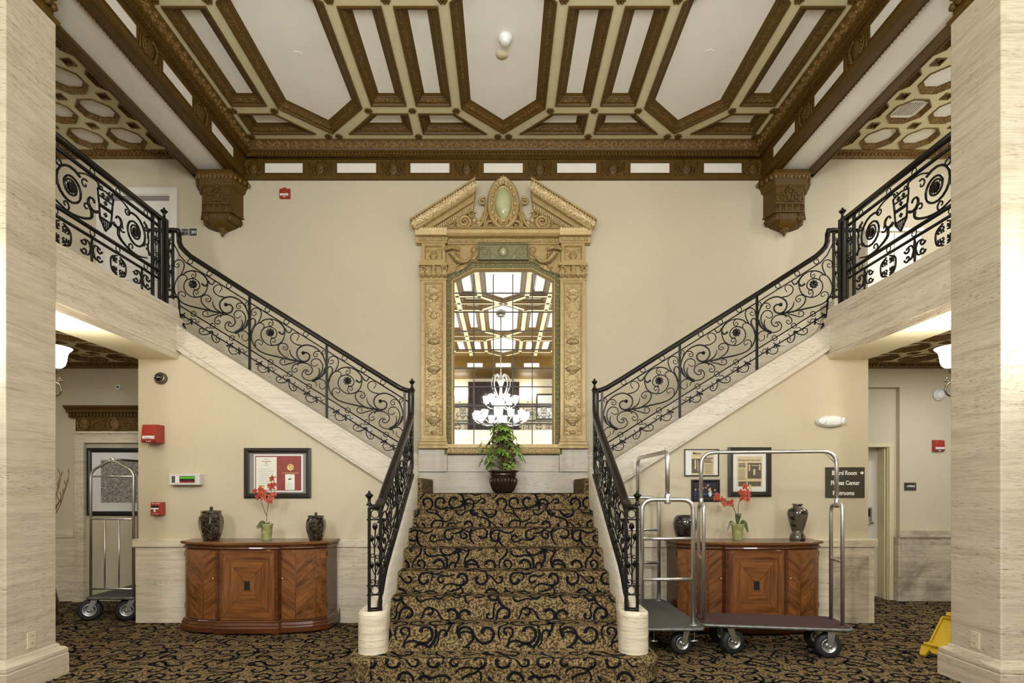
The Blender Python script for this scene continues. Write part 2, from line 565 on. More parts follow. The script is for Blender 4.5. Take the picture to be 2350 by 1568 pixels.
fl = MB(); fl.box(-6.6, 6.6, -8, 7.4, -.12, 0)
fl.m = 1
lay_pattern(fl, -5.7, 5.7, 3.5, 7.0, lambda u, v, h: (u, v, h))
floor = struct('floor', fl, [M['carpet'], M['yarn']], 'tan and brown carpet with black scrolls', 'carpet floor')

# --- back wall with the niche of the office door
w = MB()
w.box(-6.6, 3.9, WY, WY + .35, 0, 5.95)
w.box(3.9, 4.985, WY, WY + .35, 2.69, 5.95)
w.box(4.985, 6.6, WY, WY + .35, 0, 5.95)
w.box(3.9, 4.985, WY + .06, WY + .35, 1.985, 2.69)
w.box(4.93, 4.985, WY + .06, WY + .35, 0, 1.985)
w.box(3.9, 4.03, WY + .06, WY + .35, 0, 1.985)
struct('wall_back', w, M['wall_up'], 'cream papered back wall', 'wall')
w = MB(); w.box(-6.6, -6.5, -8, WY, 0, 5.95); struct('wall_left', w, M['wall_up'], 'far left papered wall', 'wall')
w = MB(); w.box(6.5, 6.6, -8, WY, 0, 5.95); struct('wall_right', w, M['wall_up'], 'far right papered wall', 'wall')
# wall behind the camera: an upper part seen in the mirror, lower part left open for fill light
w = MB(); w.box(-6.6, 6.6, -7.4, -7.2, 2.9, 5.95); struct('wall_front', w, M['wall_up'], 'papered wall at the far end seen in the mirror', 'wall')

# --- walls under the upper flights (left and right)
def stringer_low(x):      # underside of the stone string of the upper flight
    return 1.463 + .642 * (abs(x) - 1.227)


for s, side in ((-1, 'left'), (1, 'right')):
    w = MB()
    w.prism([(s * 3.86, 0), (s * 1.0, 0), (s * 1.0, stringer_low(1.0) + .03), (s * 3.43, stringer_low(3.43) + .03), (s * 3.43, 2.80), (s * 3.86, 2.80)], 'y', SP, SP + .12)
    w.box(s * 3.86, s * 3.74, SP + .12, WY, 0, 2.80)
    struct('wall_stair_' + side, w, M['wall_up'], 'cream papered wall under the %s upper flight' % side, 'wall')
    d = MB()
    xo = 3.864 if s < 0 else 3.90
    d.box(s * xo, s * 1.05, SP - .04, SP, 0, .80)
    d.box(s * (xo + .021), s * 1.05, SP - .065, SP, .80, .884)
    struct('baseboard_stair_' + side, d, M['stone'] if s < 0 else M['stone'], 'travertine dado under the %s upper flight' % side, 'dado', bevel=.006)
    # dado of the back wall
    d = MB()
    if s < 0:
        d.box(-6.5, -5.37, WY - .03, WY, 0, .80); d.box(-6.5, -5.37, WY - .05, WY, .80, .89)
    else:
        d.box(4.985, 6.5, WY - .03, WY, 0, .80); d.box(4.945, 6.5, WY - .05, WY, .80, .89)
        d.box(4.945, 4.985, WY - .03, WY + .10, 0, .80)
    struct('baseboard_back_' + side, d, M['stone'] if s < 0 else M['stone_rough'], 'travertine dado of the back wall on the %s' % side, 'dado', bevel=.005)

# inset mottled slab in the right dado
d = MB(); d.box(3.45, 3.84, SP - .042, SP - .03, .0, .70)
struct('trim_1', d, M['stone_rough'], 'mottled replacement slab at the right end of the dado', 'stone slab')

# --- main ceiling
ROWS = [(6.60, 6.16, 4.82, 4.38), (4.27, 3.83, 1.50, 1.06), (.95, .51, -1.20, -1.64), (-1.75, -2.19, -3.50, -3.94)]
COFF = []       # (kind, outline)
for a, b, c, d_ in ROWS:
    for cx in (-2.07, 0, 2.07):
        h = .477
        COFF.append(('hexagonal_coffer', [(cx - h, c), (cx, d_), (cx + h, c), (cx + h, b), (cx, a), (cx - h, b)]))
    for m in (-3.105, -1.035, 1.035, 3.105):
        for q in (-1, 1):
            if abs(m + q * .45) > 3.05: continue
            x0, x1 = m + q * .052, m + q * .452
            COFF.append(('oblong_coffer', [(x0, c + .035), (x1, c + .035), (x1, b - .04), (x0, b - .04)]))
            COFF.append(('corner_coffer', [(m + q * .055, b + .086), (m + q * .475, b + .086), (m + q * .84, a + .005), (m + q * .06, a + .005)]))
            COFF.append(('corner_coffer', [(m + q * .055, c - .086), (m + q * .475, c - .086), (m + q * .84, d_ - .005), (m + q * .06, d_ - .005)]))
ce = MB()
ce.sheet([[(-3.3, -4.2), (3.3, -4.2), (3.3, 6.86), (-3.3, 6.86)]] + [c[1] for c in COFF], ZC)
ce.m = 1
ce.box(-3.3, 3.3, -4.2, 6.86, ZC + .06, ZC + .2)
ceiling = struct('ceiling', ce, [M['rib'], M['panel']], 'cream coffered ceiling with brown mouldings', 'ceiling')
PROF = [(0, 0), (0, -.014), (.016, -.014), (.020, -.002), (.024, .004), (.046, .010), (.066, .030), (.070, .037), (.078, .037), (.084, .046), (.112, .060)]
for kind, poly in COFF:
    k = MB()
    k.frame(poly, PROF[:5], ZC); k.m = 1
    k.frame(poly, PROF[4:8], ZC); k.m = 0
    k.frame(poly, PROF[7:], ZC)
    k.build(kind, [M['brown_smooth'], M['brown']], ceiling)
# rosettes at the crossings of the ribs
def rosette(mb, c, r, dz=-1):
    mb.ball(c, r * .42, 8, (1, 1, .6))
    for q in range(6):
        a = q * PI / 3
        mb.ball((c[0] + math.cos(a) * r * .66, c[1] + math.sin(a) * r * .66, c[2]), r * .4, 6, (1, 1, .7))
for a, b, c, d_ in ROWS:
    for y, xs in ((b + .04, None), (c - .03, None), (a + .05, 'apex'), (d_ - .05, 'apex')):
        pts = [m + q for m in (-3.105, -1.035, 1.035, 3.105) for q in ((0, -.5, .5) if xs is None else (0,))]
        if xs: pts += [cx + q for cx in (-2.07, 0, 2.07) for q in (-.065, .065)]
        for x in pts:
            if abs(x) > 3.09:
                if abs(x) > 3.2: continue
                x = math.copysign(3.075, x)
            k = MB(); rosette(k, (x, y, ZC - .006), .045)
            k.build('rosette', M['brown_smooth'], ceiling)

# cornice and frieze round three sides
BX = 3.26
CP = [(.15, ZC), (.148, 5.705), (.135, 5.69), (.105, 5.625), (.10, 5.612), (.088, 5.610), (.088, 5.600), (.066, 5.598), (.066, 5.556), (.052, 5.553), (.052, 5.536), (.03, 5.532), (.03, 5.292), (0, 5.288)]
co = MB()
def cring(i):
    out = []
    for p, z in CP:
        x = BX - p; y = WY - p
        out.append([(-x, -4.15, z), (-x, y, z), (x, y, z), (x, -4.15, z)][i])
    return out
co.strip(cring, range(4))
co.m = 1
nl = 56
for i in range(nl):                                    # foliate band
    x = -3.06 + 6.12 * (i + .5) / nl
    co.leaf((x, WY - .10, 5.618), (x, WY - .152, 5.70), (0, -1, -.4), .10, .12, 4); co.ball((x + .054, WY - .118, 5.665), .030, 6, (.6, .6, 1.1)); co.ball((x, WY - .135, 5.668), .02, 6)
for s in (-1, 1):
    for i in range(26):
        y = 6.66 - i * .11
        co.leaf((s * (BX - .10), y, 5.618), (s * (BX - .152), y, 5.70), (-s, 0, -.4), .10, .12, 4); co.ball((s * (BX - .118), y + .054, 5.665), .030, 6, (.6, .6, 1.1)); co.ball((s * (BX - .135), y, 5.668), .02, 6)
co.m = 0
for i in range(146):                                   # dentils
    x = -3.14 + 6.28 * (i + .5) / 146
    co.box(x - .012, x + .012, WY - .084, WY - .06, 5.558, 5.598)
for s in (-1, 1):
    for i in range(66):
        y = 6.74 - i * .043
        co.box(s * (BX - .084), s * (BX - .06), y - .012, y + .012, 5.558, 5.598)
co.m = 1
co.tube([(-3.2, -4, 5.544), (-3.2, WY - .06, 5.544), (3.2, WY - .06, 5.544), (3.2, -4, 5.544)], .010, 6)
cornice = struct('trim_2', co, [M['brown_smooth'], M['brown_gold']], 'brown carved cornice and frieze round the ceiling', 'cornice')
# white frieze panels and the shield medallions between them
def frieze_bits(face, cx, along):
    """along 'x' on the back wall, 'y' on the side beams; face = coordinate of the frieze plane"""
    def P(a, o, z): return (a, face - o, z) if along == 'x' else (face + (o if face < 0 else -o), a, z)
    k = MB()
    def bx(a0, a1, o0, o1, z0, z1):
        p, q = P(a0, o0, z0), P(a1, o1, z1)
        k.box(p[0], q[0], p[1], q[1], p[2], q[2])
    bx(cx - .244, cx + .244, -.01, .002, 5.366, 5.488)
    k.m = 1
    for a0, a1, z0, z1 in ((cx - .262, cx + .262, 5.489, 5.497), (cx - .262, cx + .262, 5.357, 5.365), (cx - .262, cx - .245, 5.365, 5.489), (cx + .245, cx + .262, 5.365, 5.489)):
        bx(a0, a1, -.01, .009, z0, z1)
    k.build('frieze_panel', [M['frieze_white'], M['brown_smooth']], cornice)
def medallion(face, cx, along):
    def P(a, o, z): return (a, face - o, z) if along == 'x' else (face + (o if face < 0 else -o), a, z)
    k = MB()
    c = P(cx, 0, 5.425)
    sc = (1, .18, 1) if along == 'x' else (.18, 1, 1)
    for q in range(8):                                  # shield
        a = 2 * PI * q / 8
    k.ball(P(cx, .004, 5.42), .075, 10, tuple(v * (1 if i == 2 else .85) for i, v in enumerate(sc)))
    k.ball(P(cx, .012, 5.45), .05, 8, sc)
    for s in (-1, 1):
        k.tube([P(cx + s * .11 * math.sin(t) , .008, 5.425 + .10 * math.cos(t)) for t in [.25 + i * .3 for i in range(9)]], .011, 5)
        for i in range(4):
            k.ball(P(cx + s * (.085 - i * .008), .012, 5.44 - i * .028), .017, 5)
        k.tube([P(cx + s * .14, .006, 5.33), P(cx + s * .14, .006, 5.50)], .008, 5)
    k.build('shield_medallion', M['brown_smooth'], cornice)
for i in range(-3, 4):
    frieze_bits(WY - .03, i * .918, 'x')
for i in range(-3, 3):
    medallion(WY - .03, (i + .5) * .918, 'x')
for s in (-1, 1):
    medallion(WY - .03, s * 3.13, 'x')
    for i in range(4):
        frieze_bits(s * (BX - .03), 6.265 - i * .86, 'y')
        medallion(s * (BX - .03), 6.265 - .43 - i * .86, 'y')

# --- beams over the balcony edges
for s, side in ((-1, 'left'), (1, 'right')):
    b = MB()
    b.box(s * 3.85, s * 3.235, -4.3, WY, 5.335, 5.93)
    for x0, x1 in ((3.85, 3.74), (3.38, 3.232)):
        b.box(s * x0, s * x1, -4.3, WY, 5.300, 5.335)
    b.box(s * 3.85, s * 3.235, 6.74, WY, 5.300, 5.335)
    b.tube([(s * 3.38, -4, 5.306), (s * 3.38, 6.74, 5.306)], .012, 6)
    b.tube([(s * 3.85, -4, 5.306), (s * 3.85, 6.80, 5.306)], .014, 6)
    for i in range(74):
        b.ball((s * 3.385, 6.7 - i * .04, 5.303), .013, 5)
    b.m = 1
    b.box(s * 3.74, s * 3.38, -4.2, 6.74, 5.328, 5.34)
    struct('ceiling_beam_' + side, b, [M['brown_smooth'], M['panel']], 'brown beam with a cream soffit over the %s balcony edge' % side, 'beam')


def octagon(cx, cy, r):
    return [(cx + r / math.cos(PI / 8) * math.cos(PI / 8 + i * PI / 4), cy + r / math.cos(PI / 8) * math.sin(PI / 8 + i * PI / 4)) for i in range(8)]


def side_ceiling(name, s, x0, x1, z, y0, label, gx, gy):
    P = .47
    oct_, sq = [], []
    nx = int((x1 - x0) / P) + 2
    ny = int((WY - y0) / P) + 1
    for i in range(-1, nx):
        for j in range(ny):
            cx, cy = gx + i * P, gy - j * P
            if x0 + .21 < cx < x1 - .02 - .19 and y0 + .21 < cy < WY - .1: oct_.append((s * cx, cy))
            qx, qy = cx + P / 2, cy - P / 2
            if x0 + .07 < qx < x1 - .06 and y0 + .06 < qy < WY - .1: sq.append((s * qx, qy))
    m = MB()
    loops = [octagon(c[0], c[1], .195) for c in oct_] + [[(c[0] - .05, c[1] - .05), (c[0] + .05, c[1] - .05), (c[0] + .05, c[1] + .05), (c[0] - .05, c[1] + .05)] for c in sq]
    m.sheet([[(s * x0, y0), (s * x1, y0), (s * x1, WY), (s * x0, WY)]] + loops, z)
    m.m = 1
    m.box(s * x0, s * x1, y0, WY, z + .045, z + .08)
    o = struct(name, m, [M['rib'], M['panel']], label, 'ceiling')
    for c in oct_:
        k = MB()
        k.frame(octagon(c[0], c[1], .195), [(0, 0), (0, -.010), (.010, -.010), (.014, .006), (.022, .012), (.030, .030), (.038, .034), (.042, .045)], z)
        k.build('octagonal_coffer', M['brown_gold'], o)
    for c in sq:
        k = MB()
        k.frame([(c[0] - .05, c[1] - .05), (c[0] + .05, c[1] - .05), (c[0] + .05, c[1] + .05), (c[0] - .05, c[1] + .05)], [(0, 0), (0, -.008), (.01, -.008), (.014, .02), (.03, .03)], z)
        k.ball((c[0], c[1], z + .025), .022, 6); k.box(c[0] - .05, c[0] + .05, c[1] - .05, c[1] + .05, z + .028, z + .03)
        k.build('square_coffer', M['brown_gold'], o)
    k = MB()
    k.prism([(WY, z - .062), (WY - .02, z - .062), (WY - .035, z - .04), (WY - .05, z - .03), (WY - .09, z - .004), (WY - .10, z), (WY, z)], 'x', s * x0, s * x1)
    n = int((x1 - x0) / .05)
    for i in range(n):
        k.ball((s * (x0 + (i + .5) * .05), WY - .062, z - .03), .02, 5)
    k.build('wall_moulding', M['brown_gold'], o)
    return o


mezz = {}
for s, side in ((-1, 'left'), (1, 'right')):
    mezz[s] = side_ceiling('ceiling_balcony_' + side, s, 3.82, 6.5, 5.62, 3.2, 'octagon coffered ceiling above the %s balcony' % side, 4.05, 6.54)
    side_ceiling('ceiling_under_balcony_' + side, s, 3.84, 6.5, 2.985, 3.2, 'octagon coffered ceiling under the %s balcony' % side, 4.05, 6.54)
    c = MB(); c.box(s * 3.82, s * 6.5, -7.2, 3.2, 5.62, 5.70); c.box(s * 3.84, s * 6.5, -7.2, 3.2, 2.985, 3.05)
    struct('ceiling_side_' + side, c, M['panel'], 'plain ceiling over the %s aisle' % side, 'ceiling')
    # balcony floor and its stone edge beam
    b = MB()
    b.box(s * 3.8, s * 6.5, -7.2, WY - .001, 3.07, 3.198)
    b.m = 1
    b.prism([(s * 3.42, 2.83), (s * 3.435, 2.79), (s * 3.86, 2.79), (s * 3.86, 3.20), (s * 3.57, 3.20), (s * 3.57, 3.32), (s * 3.455, 3.32), (s * 3.445, 3.24), (s * 3.415, 3.215), (s * 3.405, 3.19), (s * 3.42, 3.165)], 'y', 3.85, 5.80)
    b.box(s * 3.41, s * 3.44, 3.85, 5.79, 2.835, 2.845)
    b.box(s * 3.45, s * 3.86, -4.3, 3.3, 2.79, 3.32)
    b.m = 2
    b.box(s * 3.44, s * 3.858, 3.9, SP, 2.782, 2.80)
    struct('balcony_' + side, b, [M['carpet'], M['stone_beam'], M['soffit']], 'travertine balcony edge on the %s' % side, 'balcony')
# far balcony seen in the mirror
b = MB(); b.box(-3.42, 3.42, -7.2, -4.2, 3.05, 3.20); b.box(-3.44, 3.44, -4.45, -4.0, 2.70, 3.32)
struct('balcony_front', b, M['stone'], 'travertine balcony at the far end seen in the mirror', 'balcony')
b = MB(); b.box(-3.26, 3.26, -4.6, -4.0, 5.30, 5.93); b.box(-6.5, 6.5, -7.3, -4.6, 5.62, 5.70)
bm_ = struct('ceiling_beam_front', b, M['brown_smooth'], 'brown beam over the far balcony seen in the mirror', 'beam')
for i in range(-3, 4):
    k = MB(); k.box(i * .918 - .245, i * .918 + .245, -4.0, -3.996, 5.365, 5.489); k.build('frieze_panel', M['frieze_white'], bm_)

# --- stone pillars in front
for s, side in ((-1, 'left'), (1, 'right')):
    x0, x1, y0, y1 = 3.39, 3.83, 3.71, 4.13
    xs = (s * x0, s * x1)
    p = MB(); p.box(xs[0], xs[1], y0, y1, .24, 4.98)
    pil = struct('pillar_' + side, p, M['stone_pillar'], 'square travertine pillar at the %s edge of the picture' % side, 'pillar', bevel=.008)
    k = MB()
    rect = [(xs[0], y0), (xs[1], y0), (xs[1], y1), (xs[0], y1)]
    k.frame(rect, [(-.055, 0), (-.055, .155), (-.048, .16), (-.052, .175), (-.05, .195), (-.035, .212), (-.018, .216), (-.012, .235), (0, .245)], 0)
    k.build('base', M['stone_pillar'], pil)
    k = MB()
    k.frame(rect, [(0, 4.93), (-.012, 4.935), (-.02, 4.955), (-.008, 4.97), (.01, 4.98), (.01, 5.10), (.0, 5.11), (-.02, 5.16), (-.03, 5.2), (-.03, 5.30)], 0)
    for i in range(7):
        k.ball((s * 3.385, y0 + .06 * (i + .5), 5.04), .03, 6)
    k.build('capital', M['brown_smooth'], pil)

# --- brackets under the beam ends
def bracket(s, side):
    o = thing('wall_bracket', 'brown carved plaster bracket under the end of the %s ceiling beam' % side, 'bracket', (s * 3.53, WY, 4.56), group=None)
    def plan(f, d, wl):      # front half width, depth, half width at wall
        return [(s * (3.53 - wl), WY), (s * (3.50 - f), WY - d), (s * (3.50 + f), WY - d), (s * (3.53 + wl), WY)]
    def loft(mb, st, z0=None):
        rings = [[(x, y, z) for x, y in plan(f, d, wl)] for f, d, wl, z in st]
        vs = [p for r in rings for p in r]; fs = []
        for i in range(len(rings) - 1):
            for j in range(3):
                fs.append((i * 4 + j, i * 4 + j + 1, i * 4 + j + 5, i * 4 + j + 4))
        fs.append((0, 1, 2, 3)); fs.append(tuple((len(rings) - 1) * 4 + j for j in (3, 2, 1, 0)))
        mb.add(vs, fs, False)
    k = MB(); loft(k, [(.17, .20, .27, 5.10), (.185, .215, .29, 5.12), (.19, .22, .295, 5.15), (.20, .23, .31, 5.17), (.225, .25, .335, 5.235), (.225, .25, .335, 5.25), (.20, .23, .31, 5.30)])
    k.m = 1
    for i in range(9):
        k.ball((s * (3.50 + .19 - i * .0475), WY - .242, 5.205), .03, 6, (.8, .5, 1))
    for i in range(4):
        t = (i + .5) / 4
        for q in (-1, 1):
            k.ball((s * (3.50 + q * (.22 + t * .11)), WY - .245 * (1 - t), 5.205), .03, 6, (.7, .8, 1))
    k.build('abacus', [M['brown_smooth'], M['brown_gold']], o)
    k = MB(); loft(k, [(.165, .195, .262, 4.80), (.165, .195, .262, 5.10)])
    for i in range(5):                                   # fluted lower drum
        for j in range(5):
            x = 3.50 + .15 - i * .075 + (j - 2) * .011
            k.tube([(s * x, WY - .196, 4.81), (s * x, WY - .196, 4.885)], .005, 5)
    k.box(s * (3.50 - .17), s * (3.50 + .17), WY - .203, WY - .19, 4.79, 4.803)
    k.box(s * (3.50 - .16), s * (3.50 + .16), WY - .203, WY - .19, 4.892, 4.90)
    for q in (-1, 1):                                    # palmette relief
        for j, (dx, dz, l) in enumerate(((.03, .13, .06), (.06, .10, .06), (.09, .06, .05), (.12, .10, .05), (.13, .03, .05), (.05, .03, .05))):
            a = 1.1 + j * .4
            k.tube([(s * (3.50 + q * (dx + .028 * math.cos(t))), WY - .20, 4.92 + dz + .024 * math.sin(t)) for t in [a + i * .6 for i in range(8)]], taper(8, .011, .005), 5)
        k.tube([(s * (3.50 + q * (.01 + .04 * u)), WY - .20, 4.92 + .15 * u) for u in (0, .3, .6, 1)], .009, 5)
    k.ball((s * 3.50, WY - .205, 5.105), .03, 8, (1, .6, 1))
    k.build('drum', M['brown_smooth'], o)
    k = MB(); loft(k, [(.03, .05, .07, 4.64), (.10, .13, .18, 4.68), (.15, .17, .235, 4.73), (.15, .18, .245, 4.79), (.175, .205, .275, 4.795), (.175, .205, .275, 4.81)])
    for q in (-1, 1):
        c = [(s * (3.50 + q * (.135 + x)), z) for x, z in spiral(0, 4.735, .008, .045, 0, 8.5)]
        k.tube([(x, WY - .185, z) for x, z in c], .014, 6)
        k.tube([(s * (3.50 + q * .135), WY - .19, 4.735), (s * (3.50 + q * .2), WY - .02, 4.735)], .042, 9)
    for i in range(7):
        k.leaf((s * (3.50 + (i - 3) * .02), WY - .10, 4.64), (s * (3.50 + (i - 3) * .04), WY - .19, 4.78), (0, -1, -.3), .05, .12)
    k.build('scroll_base', M['brown_smooth'], o)
    k = MB(); k.lathe([(.01, 4.56), (.018, 4.575), (.016, 4.59), (.05, 4.625), (.062, 4.645), (.03, 4.66)], 10, (s * 3.50, WY - .06, 0))
    k.build('pendant', M['brown'], o)


bracket(-1, 'left'); bracket(1, 'right')

# --- doors and openings
def door_upper():
    f = MB(); x0, x1, zt = -5.10, -4.09, 5.19
    f.box(x0, x0 + .085, WY - .03, WY, 3.2, zt); f.box(x1 - .085, x1, WY - .03, WY, 3.2, zt); f.box(x0 + .085, x1 - .085, WY - .03, WY, zt - .085, zt)
    f.box(x0 + .085, x0 + .1, WY - .02, WY, 3.2, zt - .1); f.box(x1 - .1, x1 - .085, WY - .02, WY, 3.2, zt - .1); f.box(x0 + .085, x1 - .085, WY - .02, WY, zt - .1, zt - .085)
    o = struct('door_1', f, M['white_paint'], 'white guest room door upstairs behind the left railing', 'door', bevel=.004)
    k = MB(); k.box(x0 + .1, x1 - .1, WY - .008, WY, 3.2, zt - .16)
    for za, zb in ((3.35, 4.05), (4.2, 4.9)):
        k.vframe([(x0 + .22, za), (x1 - .22, za), (x1 - .22, zb), (x0 + .22, zb)], [(0, 0), (0, .006), (.012, .006), (.02, 0)], WY - .008)
    k.build('door_leaf', M['white_paint'], o)
    k = MB(); k.box(x0 + .1, x1 - .1, WY - .004, WY, zt - .16, zt - .1); k.build('head_rebate', M['mat_grey'], o)
    k = MB(); k.tube([(x1 - .16, WY - .008, 4.15), (x1 - .16, WY - .06, 4.15), (x1 - .26, WY - .06, 4.15)], .01, 8); k.build('handle', M['zinc'], o)
door_upper()


def door_office():
    y = WY + .06
    f = MB()
    f.box(4.885, 4.94, y - .02, y, 0, 1.94); f.box(3.99, 4.94, y - .02, y, 1.94, 1.99); f.box(3.99, 4.03, y - .02, y, 0, 1.94)
    f.box(4.875, 4.93, y + .001, y + .24, 0, 1.955); f.box(4.03, 4.93, y + .001, y + .24, 1.955, 1.985)
    f.box(4.855, 4.87, y + .03, y + .06, 0, 1.955)
    o = struct('door_2', f, M['cream_paint'], 'cream office doorway in the niche behind the right end of the dado', 'door', bevel=.003)
    k = MB(); k.box(4.03, 4.875, y + .19, y + .23, .01, 1.955); k.build('door_leaf', M['white_paint'], o)
    k = MB(); k.box(4.70, 4.79, y + .165, y + .19, .99, 1.17); k.tube([(4.76, y + .19, .97), (4.76, y + .11, .97), (4.66, y + .11, .965)], .014, 8)
    k.lathe([(.03, 0), (.03, .03)], 14, (4.745, y + .15, .955)); k.build('keypad_lock', M['zinc'], o)
    k = MB(); k.box(4.715, 4.765, y + .158, y + .166, 1.05, 1.15); k.build('keypad', M['black'], o)
door_office()

# stone door surround with a brown carved overdoor (left), now closed and hung with a map
f = MB()
x0, x1 = -5.36, -3.98
f.box(x0, x0 + .125, WY - .05, WY, 0, 1.99); f.box(x1 - .125, x1, WY - .05, WY, 0, 1.99); f.box(x0, x1, WY - .05, WY, 1.99, 2.10)
f.box(x0 + .02, x0 + .035, WY - .058, WY - .04, .16, 1.985); f.box(x0 + .085, x0 + .124, WY - .062, WY - .04, .16, 1.985); f.box(x0 + .085, x1 - .085, WY - .062, WY - .04, 1.985, 2.02)
f.box(x0 - .01, x0 + .135, WY - .07, WY - .001, 0, .16)
f.box(x0 - .001, x1 + .001, WY - .07, WY - .001, 2.10, 2.13)
sur = struct('trim_3', f, M['stone'], 'travertine door surround in the left recess', 'door surround', bevel=.004)
k = MB()
k.box(x0 + .02, x1 - .02, WY - .05, WY, 2.13, 2.30)
k.prism([(WY, 2.30), (WY - .06, 2.30), (WY - .06, 2.355), (WY - .10, 2.36), (WY - .11, 2.39), (WY - .15, 2.42), (WY - .155, 2.44), (WY, 2.44)], 'x', x0 - .06, x1 + .06)
for i in range(34):
    k.box(x0 - .03 + i * .042, x0 - .03 + i * .042 + .026, WY - .085, WY - .05, 2.315, 2.352)
k.m = 1
for i in range(4):
    cx = x0 + .12 + i * .38
    k.ball((cx, WY - .055, 2.215), .075, 10, (.8, .22, 1))
    k.tube([(cx + .07 * math.cos(t), WY - .06, 2.215 + .082 * math.sin(t)) for t in [j * PI / 8 for j in range(16)]], .010, 5, closed=True)
    for q in (-1, 1):
        for j in range(3):
            if i == 0 and q < 0: continue
            k.tube([(p[0], WY - .055, p[1]) for p in spiral(cx + q * (.11 + .03 * j), 2.18 + .035 * ((j + 1) % 3), .006, .03, j, j + q * 7)], .008, 5)
k.build('overdoor', [M['brown_smooth'], M['brown_gold']], sur)


# ------------------------------------------------------------------ staircase
RISE, GO, TOP0, LAND = .17, .283, 5.94, 1.36
def nosing(y): return LAND - .6007 * (TOP0 - y)

stairs = thing('staircase', 'wide carpeted staircase with white travertine curbs splitting into two upper flights', 'staircase', (0, 4.0, 0))


def stair_profile():
    """side outline from the carpet up to the landing: list of (y, z)"""
    pts = []
    for k in range(6, -1, -1):
        yn, zn = TOP0 - k * GO, LAND - k * RISE
        pts += [(yn - .055, zn - RISE), (yn - .050, zn - RISE + .02), (yn - .022, zn - .055), (yn - .020, zn - .035), (yn - .012, zn - .012), (yn + .006, zn - .001), (yn + .03, zn)]
    pts.append((WY, LAND))
    return pts


def resample(pts, step):
    out = [pts[0]]; L = [0.0]
    for a, b in zip(pts, pts[1:]):
        d = math.hypot(b[0] - a[0], b[1] - a[1]); n = max(1, int(d / step))
        for i in range(1, n + 1):
            out.append((a[0] + (b[0] - a[0]) * i / n, a[1] + (b[1] - a[1]) * i / n)); L.append(L[-1] + d / n)
    return out, L


class Path2:
    def __init__(s, pts): s.p, s.L = resample(pts, .03); s.len = s.L[-1]
    def at(s, v, h):
        v = min(max(v, 0), s.len - 1e-6)
        lo, hi = 0, len(s.L) - 1
        while hi - lo > 1:
            m = (lo + hi) // 2
            if s.L[m] <= v: lo = m
            else: hi = m
        a, b = s.p[lo], s.p[hi]; d = (s.L[hi] - s.L[lo]) or 1; t = (v - s.L[lo]) / d
        nx, ny = -(b[1] - a[1]) / d, (b[0] - a[0]) / d
        return (a[0] + (b[0] - a[0]) * t + nx * h, a[1] + (b[1] - a[1]) * t + ny * h)


P2 = Path2(stair_profile())
c = MB(); HW = .93
prof = stair_profile()
c.strip(lambda i: [(-HW, *prof[i]), (HW, *prof[i])], prof, smooth=False)
c.m = 1
def on_stair(u, v, h):
    y, z = P2.at(v, h * 1.3); return (u, y, z)
lay_pattern(c, -HW + .004, HW - .004, .006, P2.len - .02, on_stair, .11, .05)
c.build('carpet_runner', [M['carpet'], M['yarn']], stairs)

# spreading bottom step with rounded ends
def bottom_outline(d):
    x, yf, r = 1.165 - d, 3.955 + d, .17
    out = [(-x, 4.36)]
    out += [(-x + r - r * math.cos(t), yf + r - r * math.sin(t)) for t in [i * PI / 16 for i in range(9)]]
    out += [(-p[0], p[1]) for p in reversed(out)]
    return out
c = MB()
o0, o1, o2, o3 = bottom_outline(.012), bottom_outline(0), bottom_outline(.004), bottom_outline(.03)
n = len(o0)
rings = [[(x, y, z) for x, y in o] for o, z in ((o0, 0), (bottom_outline(.016), .10), (o1, .13), (o2, .155), (bottom_outline(.014), .167), (o3, .17))]
c.add([p for r in rings for p in r], [(i * n + j, i * n + j + 1, (i + 1) * n + j + 1, (i + 1) * n + j) for i in range(5) for j in range(n - 1)], True)
c.prism(o3, 'z', .02, .17)
c.m = 1
bp = Path2([(3.967, 0), (3.971, .1), (3.955, .13), (3.959, .155), (3.969, .167), (3.985, .17), (4.16, .17)])
lay_pattern(c, -.98, .98, .003, bp.len, lambda u, v, h: (u, *bp.at(v, h)), .3, .4)
for s in (-1, 1):
    lay_pattern(c, 1.0, 1.13, 4.02, 4.34, lambda u, v, h: (s * u, v, .17 + h), .2, .1)
    lay_pattern(c, 4.14, 4.34, .004, .16, lambda u, v, h: (s * (1.1665), u, v), .2, .1)
c.build('bottom_step', [M['carpet'], M['yarn']], stairs)

